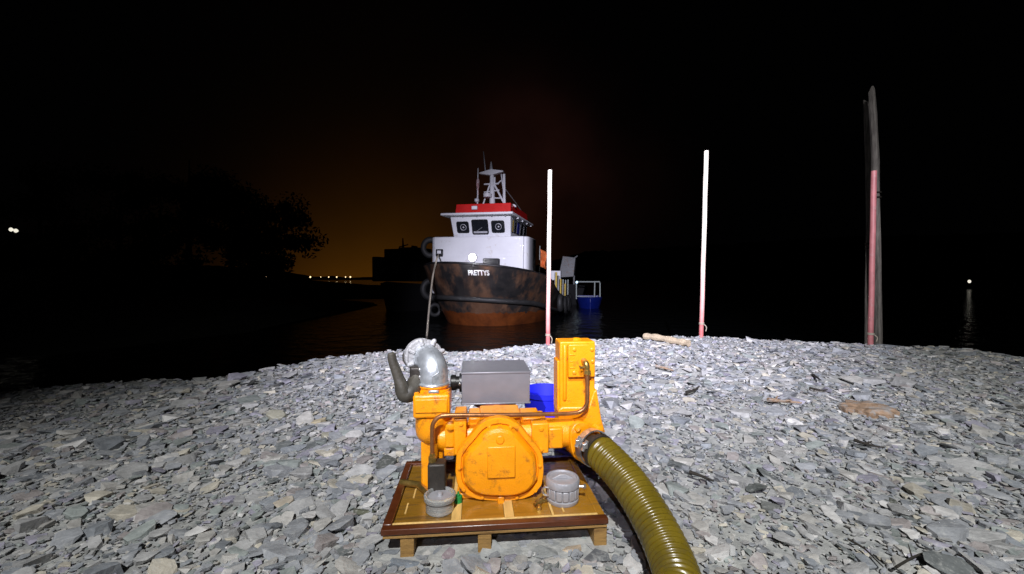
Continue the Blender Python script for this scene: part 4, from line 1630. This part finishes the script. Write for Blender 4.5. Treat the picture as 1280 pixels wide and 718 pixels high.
# side windows, port
SWM = [SHIPYELLOW, GLASSD, mat("blue_window_curtain", (0.01, 0.015, 0.22), 0.4), GLASSD, GLASSD]
for i, (ya, yb) in enumerate(((3.15, 3.45), (3.6, 4.05), (4.25, 4.85), (5.1, 5.75), (6.0, 6.7))):
    zlo, zhi = zb_w + 0.28, zt_w - 0.18
    xs_ = lambda z: wb1.x + sl * (z - zb_w) / (zt_w - zb_w)
    fm = MB().add([(xs_(zlo) - 0.02, ya, zlo), (xs_(zlo) - 0.02, yb, zlo), (xs_(zhi) - 0.02, yb, zhi), (xs_(zhi) - 0.02, ya, zhi),
                   (xs_(zlo) + 0.03, ya, zlo), (xs_(zlo) + 0.03, yb, zlo), (xs_(zhi) + 0.03, yb, zhi), (xs_(zhi) + 0.03, ya, zhi)],
                  [(0, 3, 2, 1), (4, 5, 6, 7), (0, 1, 5, 4), (1, 2, 6, 5), (2, 3, 7, 6), (3, 0, 4, 7)]).build("side_window", SHIPBLACK, wh, 0.02)
    MB().add([(xs_(zlo) + 0.025, ya + 0.05, zlo + 0.05), (xs_(zlo) + 0.025, yb - 0.05, zlo + 0.05), (xs_(zhi) + 0.025, yb - 0.05, zhi - 0.05), (xs_(zhi) + 0.025, ya + 0.05, zhi - 0.05),
              (xs_(zlo) + 0.038, ya + 0.05, zlo + 0.05), (xs_(zlo) + 0.038, yb - 0.05, zlo + 0.05), (xs_(zhi) + 0.038, yb - 0.05, zhi - 0.05), (xs_(zhi) + 0.038, ya + 0.05, zhi - 0.05)],
             [(0, 3, 2, 1), (4, 5, 6, 7), (0, 1, 5, 4), (1, 2, 6, 5), (2, 3, 7, 6), (3, 0, 4, 7)]).build("pane", SWM[i], fm)
# roof: thin eave, red band
e0, e1 = T(551, 268, yW - 0.6), T(635, 263, yW - 0.6)
ex0, ex1 = e0.x, wb1.x + 0.30
ef = yW - 0.85
rf = MB().loft([[(ex0, ef, zt_w - 0.02), (ex1, ef, zt_w - 0.02), (ex1 + 0.05, ybk + 0.6, zt_w - 0.02), (ex0, ybk + 0.6, zt_w - 0.02)],
                [(ex0, ef, zt_w + 0.10), (ex1, ef, zt_w + 0.10), (ex1 + 0.05, ybk + 0.6, zt_w + 0.10), (ex0, ybk + 0.6, zt_w + 0.10)]]).build("roof", WHITEP, TUG, 0.03)
for yy in (3.6, 4.8, 6.0, 7.2):
    MB().box((ex1 - 0.35, yy, zt_w - 0.10), (ex1, yy + 0.08, zt_w - 0.021)).build("eave_bracket", WHITEP, rf)
r0, r1 = T(568, 266, yW - 0.35), T(637, 264, yW - 0.35)
zr0, zr1 = zt_w + 0.09, T(600, 255, yW - 0.35).z
MB().loft([[(r0.x, yW - 0.45, zr0), (r1.x, yW - 0.45, zr0), (r1.x, ybk, zr0), (r0.x, ybk, zr0)],
           [(r0.x + 0.03, yW - 0.35, zr1), (r1.x - 0.03, yW - 0.35, zr1), (r1.x - 0.03, ybk, zr1), (r0.x + 0.03, ybk, zr1)]]).build("roof_band", SHIPRED, rf, 0.02)
q = T(591.5, 260.5, yW - 0.46)
MB().box((q.x - 0.16, yW - 0.56, q.z - 0.10), (q.x + 0.16, yW - 0.38, q.z + 0.10)).build("roof_light_box", WHITEP, rf, 0.03)
q = T(641, 261, yW + 0.3)
MB().torus((q.x - 0.08, yW + 0.3, q.z + 0.05), (0, 1, 0), 0.16, 0.05, 16, 8, math.pi * 0.6, math.pi * 1.9).build("horn", WHITEP, rf)
for px in (577, 594, 613, 630):
    q = T(px, 268.5, yW - RAKE - 0.05)
    MB().lathe((q.x, yW - RAKE - 0.1, zt_w - 0.02), (0, 0, -1), [(0, 0.05), (0.05, 0.05), (0.07, 0.02)], 10).build("eave_light", CAPGREY, rf)

# mast
yA = 4.6
mst = MB()
q = lambda px, py: T(px, py, yA)
mast = MB().tube([q(613.5, 256), q(612.5, 218), q(611.5, 209)], [0.17, 0.12, 0.06], 12).build("mast", WHITEP, TUG)
MB().tube([q(611.5, 212), q(611.3, 203)], [0.10, 0.04], 10).build("masthead_light", CAPGREY, mast)
a_, b_ = q(597.5, 218), q(627, 215)
MB().loft([[a_ + Vector((0, -0.15, -0.02)), a_ + Vector((0, 0.15, -0.02)), a_ + Vector((0, 0.15, 0.03)), a_ + Vector((0, -0.15, 0.03))],
           [q(612, 219) + Vector((0, -0.18, -0.05)), q(612, 219) + Vector((0, 0.18, -0.05)), q(612, 214) + Vector((0, 0.18, 0.05)), q(612, 214) + Vector((0, -0.18, 0.05))],
           [b_ + Vector((0, -0.15, -0.02)), b_ + Vector((0, 0.15, -0.02)), b_ + Vector((0, 0.15, 0.03)), b_ + Vector((0, -0.15, 0.03))]]).build("crosstree", WHITEP, mast)
for p_, q_, r_ in (((602, 256), (611, 228), 0.05), ((629, 256), (614, 228), 0.06), ((603, 231), (621, 230), 0.05), ((603, 241), (622, 238), 0.04), ((616, 230), (616, 222), 0.05), ((620, 230), (624, 226), 0.04), ((606, 248), (624, 248), 0.04), ((624, 218), (629, 253), 0.03)):
    MB().tube([q(*p_), q(*q_)], r_, 8).build("mast_stay", WHITEP, mast)
MB().lathe(q(609, 246) + Vector((0, -0.25, 0)), (0, 0, 1), [(-0.12, 0.10), (-0.10, 0.24), (0.10, 0.26), (0.14, 0.10)], 18).build("radar_dome", WHITEP, mast)
MB().tube([q(628.5, 256), q(627.5, 218)], [0.09, 0.08], 10).build("exhaust_pipe", WHITEP, mast)
MB().tube([q(604.5, 216), q(601.5, 190)], [0.04, 0.03], 8).build("whip_aerial", CAPGREY, mast)
MB().tube([q(595, 256), q(595, 211)], [0.045, 0.03], 8).build("flag_staff", WHITEP, mast)
MB().lathe(q(594, 251), (0, 0, 1), [(-0.14, 0.06), (-0.08, 0.14), (0.06, 0.14), (0.12, 0.05)], 14).build("searchlight", WHITEP, mast)
fv, ff = [], []
for i in range(7):
    for j in range(4):
        t = i / 6
        p_ = q(596.5 - 3.8 * j / 3 * math.sin(math.pi * (0.15 + 0.8 * t)), 224 + 20 * t)
        fv.append(p_ + Vector((0, 0.08 * math.sin(j * 1.5 + i), 0)))
for i in range(6):
    for j in range(3):
        ff.append((i * 4 + j, i * 4 + j + 1, (i + 1) * 4 + j + 1, (i + 1) * 4 + j))
fo = MB().add(fv, ff).build("signal_flag", PINKCL, mast)
so = fo.modifiers.new("thick", "SOLIDIFY")
so.thickness = 0.015
MB().tube([q(629, 236), T(646, 258, 6.0), T(652, 267, 7.5)], 0.025, 6).build("backstay", SHIPGREY, mast)

# after deck: bulwark panels with yellowish ribs, fenders, flag
for i, (px, py, yy) in enumerate(((654, 333, 5.6), (661, 337, 6.6), (668, 340, 7.7), (675, 343, 8.9), (682, 346, 10.2))):
    yb_ = (6.5, 7.6, 8.8, 10.1, 11.6)[i]
    xx = 3.16
    z0_ = sheer(yy) - 0.05
    zt2 = z0_ + (0.95 if i < 3 else 0.75)
    MB().box((xx - 0.06, yy, z0_ - 0.2), (xx, yb_ - 0.08, zt2)).build("bulwark_panel", SHIPGREY, TUG, 0.03)
    MB().tube([(xx + 0.02, yy + 0.1, z0_ - 0.25), (xx + 0.02, yy + 0.1, zt2 + 0.03)], 0.07, 8).build("bulwark_rib", SHIPYELLOW if i % 2 == 0 else SHIPGREY, TUG)
for yy in (9.0, 10.5, 12.0):
    MB().tube([(3.2, yy, sheer(yy) - 0.3), (3.2, yy, sheer(yy) + 1.0)], 0.04, 8).build("rail_post", RAILW, TUG)
q = T(693, 344, 12.2)
MB().box((q.x - 0.45, 12.0, q.z - 0.35), (q.x + 0.45, 12.5, q.z + 0.35)).build("deck_locker", WHITEP, TUG, 0.03)
q = T(674, 322, 11.0)
fv, ff = [], []
for i in range(6):
    for j in range(6):
        fv.append((q.x + 0.09 * j + 0.05 * math.sin(i * 1.3), 11.0 + 0.10 * math.sin(j * 1.6 + i * 0.7), q.z + 0.62 - 0.25 * i - 0.04 * j))
for i in range(5):
    for j in range(5):
        ff.append((i * 6 + j, i * 6 + j + 1, (i + 1) * 6 + j + 1, (i + 1) * 6 + j))
fo = MB().add(fv, ff).build("stern_flag", FLAGRED, TUG)
so = fo.modifiers.new("thick", "SOLIDIFY")
so.thickness = 0.02
MB().tube([(q.x - 0.02, 11.0, sheer(11) - 0.5), (q.x - 0.02, 11.0, q.z + 0.85)], 0.035, 8).build("flag_pole", RAILW, TUG)

# tyre fenders along both sides
ty0 = MB().torus((0, 0, 0), (1, 0, 0), 0.50, 0.20, 30, 12).build("tyre_fender", TYRE, TUG)
ty0.location = (-3.80, 3.5, 1.75)
ty0.rotation_euler = (0, 0, rad(-50))
for loc, rz, s in (((-4.08, 5.6, 1.2), -12, 0.9), ((-4.12, 7.8, 1.0), 0, 0.9), ((3.40, 6.3, 1.0), 0, 0.8), ((3.42, 8.3, 0.75), 0, 0.8), ((3.42, 10.3, 0.7), 0, 0.8), ((3.3, 12.6, 0.75), 0, 0.8), ((-3.35, 3.0, 0.6), -50, 0.6)):
    o = copy_mesh(ty0, TUG)
    o.location, o.rotation_euler, o.scale = loc, (0, 0, rad(rz)), (s, s, s)
ty1 = copy_mesh(ty0, TUG)
ty1.location, ty1.rotation_euler, ty1.scale = (xa - 0.34 if False else T(537, 311, yD + 0.5).x, yD + 0.5, T(537, 311, yD + 0.5).z), (0, 0, rad(-70)), (0.8, 0.8, 0.9)

# mooring rope from the fairlead down into the water
w0 = to_world(TF, T(548, 319, yD - 0.09))
def outboard(px, py, gap):
    y = 0.5
    for _ in range(10):
        q = T(px, py, y)
        y = hull_y(q.x, min(q.z, sheer(1.0))) - gap
    return to_world(TF, T(px, py, y))


wm = outboard(546.0, 324, 0.12)
w1 = outboard(541.0, 346, 0.20)
w2 = at(537, 380, 19.4)
w3 = at(533.5, 421, 17.75)
pts = spline([w0, wm, w1, w2, w3, w3 + (w3 - w2) * 0.3], 6)
base = Vector((w3.x, w3.y, WATER_Z))
mb = MB()
mb.tube([p - base for p in pts], 0.045, 10)
ro = mb.build("mooring_rope", ROPE, ang=70)
ro.location = base
tag(ro, "pale mooring rope hanging from the tug's bow shoulder into the water", "rope")


# ------------------------------------------------------------------ other boats
def simple_hull(L, B, H0, H1, bow=0.3, n=9):
    """open-topped boat hull, bow at -y"""
    rings = []
    for t in (0, 0.35, 0.7, 1.0):
        side = []
        for k in range(n):
            s = k / (n - 1)
            y = L * (1 - s)
            w = B / 2 * (0.72 + 0.28 * t) * (1 if s < 1 - bow else math.cos(math.pi / 2 * (s - 1 + bow) / bow) ** 0.7)
            z = -0.3 + t * (H1 + (H0 - H1) * s ** 2 + 0.3)
            side.append((max(w, 0.02), y - 0.25 * t * s, z))
        rings.append([(-x, y, z) for x, y, z in side] + [(x, y, z) for x, y, z in reversed(side)])
    inner = [(x * 0.93, y * 0.985 + 0.03, z) for x, y, z in rings[-1]]
    floor = [(x * 0.9, y, z - 0.35) for x, y, z in inner]
    return MB().loft(rings + [inner, floor])


# dark workboat beyond the tug's bow
p = at(486, 347, 30)
wb_ = thing("workboat", "unlit dark workboat with boxy wheelhouse lying beyond the tug's bow", "workboat", (p.x, 30, WATER_Z), rad(-20))
WBF = Frame((p.x, 30, WATER_Z), rad(-20))
DARKH = mat("workboat_dark_paint", (0.005, 0.005, 0.006), 0.8, var=0.4, scale=1)
DARKG = mat("workboat_grey_paint", (0.016, 0.017, 0.019), 0.7, var=0.4, scale=1)
simple_hull(11, 4.6, 2.2, 1.6).build("hull", DARKH, wb_, ang=40)
w = WBF.p
for nme, xa_, xb_, ya_, yb_, y0, y1, m in (("cabin", 478, 520, 328, 352, 3.0, 7.5, DARKH), ("wheelhouse", 480, 500, 311, 329, 3.2, 5.6, DARKG), ("funnel_casing", 498, 519, 309, 329, 3.9, 6.5, DARKH), ("winch", 465, 472, 321, 352, 1.2, 2.4, DARKH)):
    a_, b_ = w(xa_, yb_, y0), w(xb_, ya_, y0)
    MB().box((a_.x, y0, a_.z), (b_.x, y1, b_.z)).build(nme, m, wb_, 0.06)
a_ = w(484, 337, 2.98)
for dx in (0.0, 0.75):
    f_ = MB().box((a_.x + dx - 0.28, 2.96, a_.z - 0.3), (a_.x + dx + 0.28, 3.01, a_.z + 0.25)).build("window", SHIPGREY, wb_, 0.03)
    MB().box((a_.x + dx - 0.2, 2.945, a_.z - 0.22), (a_.x + dx + 0.2, 2.975, a_.z + 0.17)).build("pane", GLASSD, f_)
MB().tube([w(504, 312, 5), w(503.5, 298, 5)], [0.10, 0.05], 8).build("mast", DARKG, wb_)
MB().tube([w(499, 309, 5), w(510, 306, 5)], 0.05, 8).build("mast_spreader", DARKG, wb_)
MB().box(tuple(w(515, 312, 3.8)), tuple(w(521, 308, 4.6))).build("roof_visor", DARKH, wb_)

# small blue open boat with a pale frame
p = at(735, 347, 34)
bb_ = thing("open_boat", "small blue open boat with a pale tubular frame, moored behind the marker pole", "boat", (p.x, 33.0, WATER_Z), rad(-8))
BBF = Frame((p.x, 33.0, WATER_Z), rad(-8))
simple_hull(5.2, 2.1, 0.95, 0.85).build("hull", BLUEHULL, bb_, ang=40)
w = BBF.p
y1, y2 = 2.2, 3.4
mb_parts = []
for yy in (y1, y2):
    pts_ = [w(720.5, 374, yy), w(720.5, 354, yy), w(722, 352.5, yy), w(749, 352.5, yy), w(750, 354, yy), w(750, 374, yy)]
    MB().tube(pts_, 0.055, 8).build("frame_hoop", RAILW, bb_)
    MB().tube([w(743.5, 353, yy), w(743, 372, yy)], 0.05, 8).build("frame_bar", RAILW, bb_)
MB().tube([w(720.5, 371, y1), w(750, 372.5, y1)], 0.055, 8).build("frame_rail", RAILW, bb_)
for px in (722, 749):
    MB().tube([w(px, 352.5, y1), Vector((w(px, 352.5, y1).x, y2, w(px, 352.5, y2).z))], 0.05, 8).build("frame_rail", RAILW, bb_)
q = w(721, 353, y1 - 0.05)
MB().lathe((q.x, y1 - 0.08, q.z), (0, -1, 0), [(0, 0.10), (0.04, 0.10), (0.06, 0.04)], 12).build("boat_lamp", LAMPB, bb_)
MB().box(tuple(w(727, 380, 1.2)), tuple(Vector((w(742, 376, 1.2).x, 1.6, w(742, 376, 1.2).z)))).build("thwart", BLUEHULL, bb_, 0.03)

# black barge with grey steel shelter behind the tug's stern
p = at(704, 347, 38)
bg_ = thing("barge", "black barge with a tilted grey steel shelter behind the tug's stern", "barge", (p.x, 38, WATER_Z), rad(-12))
BGF = Frame((p.x, 38, WATER_Z), rad(-12))
simple_hull(9, 4.0, 1.9, 1.6, 0.15).build("hull", DARKH, bg_, ang=40)
w = BGF.p
sh = [(w(698, 347, 2), 2.0), (w(717, 346, 2), 2.0), (w(719, 322, 2), 2.4), (w(703, 320, 2), 2.4)]
b4 = [Vector((q_.x, y_, q_.z)) for q_, y_ in sh]
MB().loft([b4, [v + Vector((0, 2.2, 0)) for v in b4]]).build("shelter", SHIPGREY, bg_, 0.04)
MB().tube([Vector((b4[0].x, 2.6, 1.2)), Vector((b4[0].x, 2.6, b4[0].z + 0.1))], 0.09, 8).build("shelter_leg", SHIPGREY, bg_)
MB().tube([Vector((b4[1].x, 2.6, 1.2)), Vector((b4[1].x, 2.6, b4[1].z + 0.1))], 0.09, 8).build("shelter_leg", SHIPGREY, bg_)
MB().tube([w(716, 324, 2.4), w(722, 320, 2.4)], 0.06, 8).build("shelter_arm", SHIPGREY, bg_)
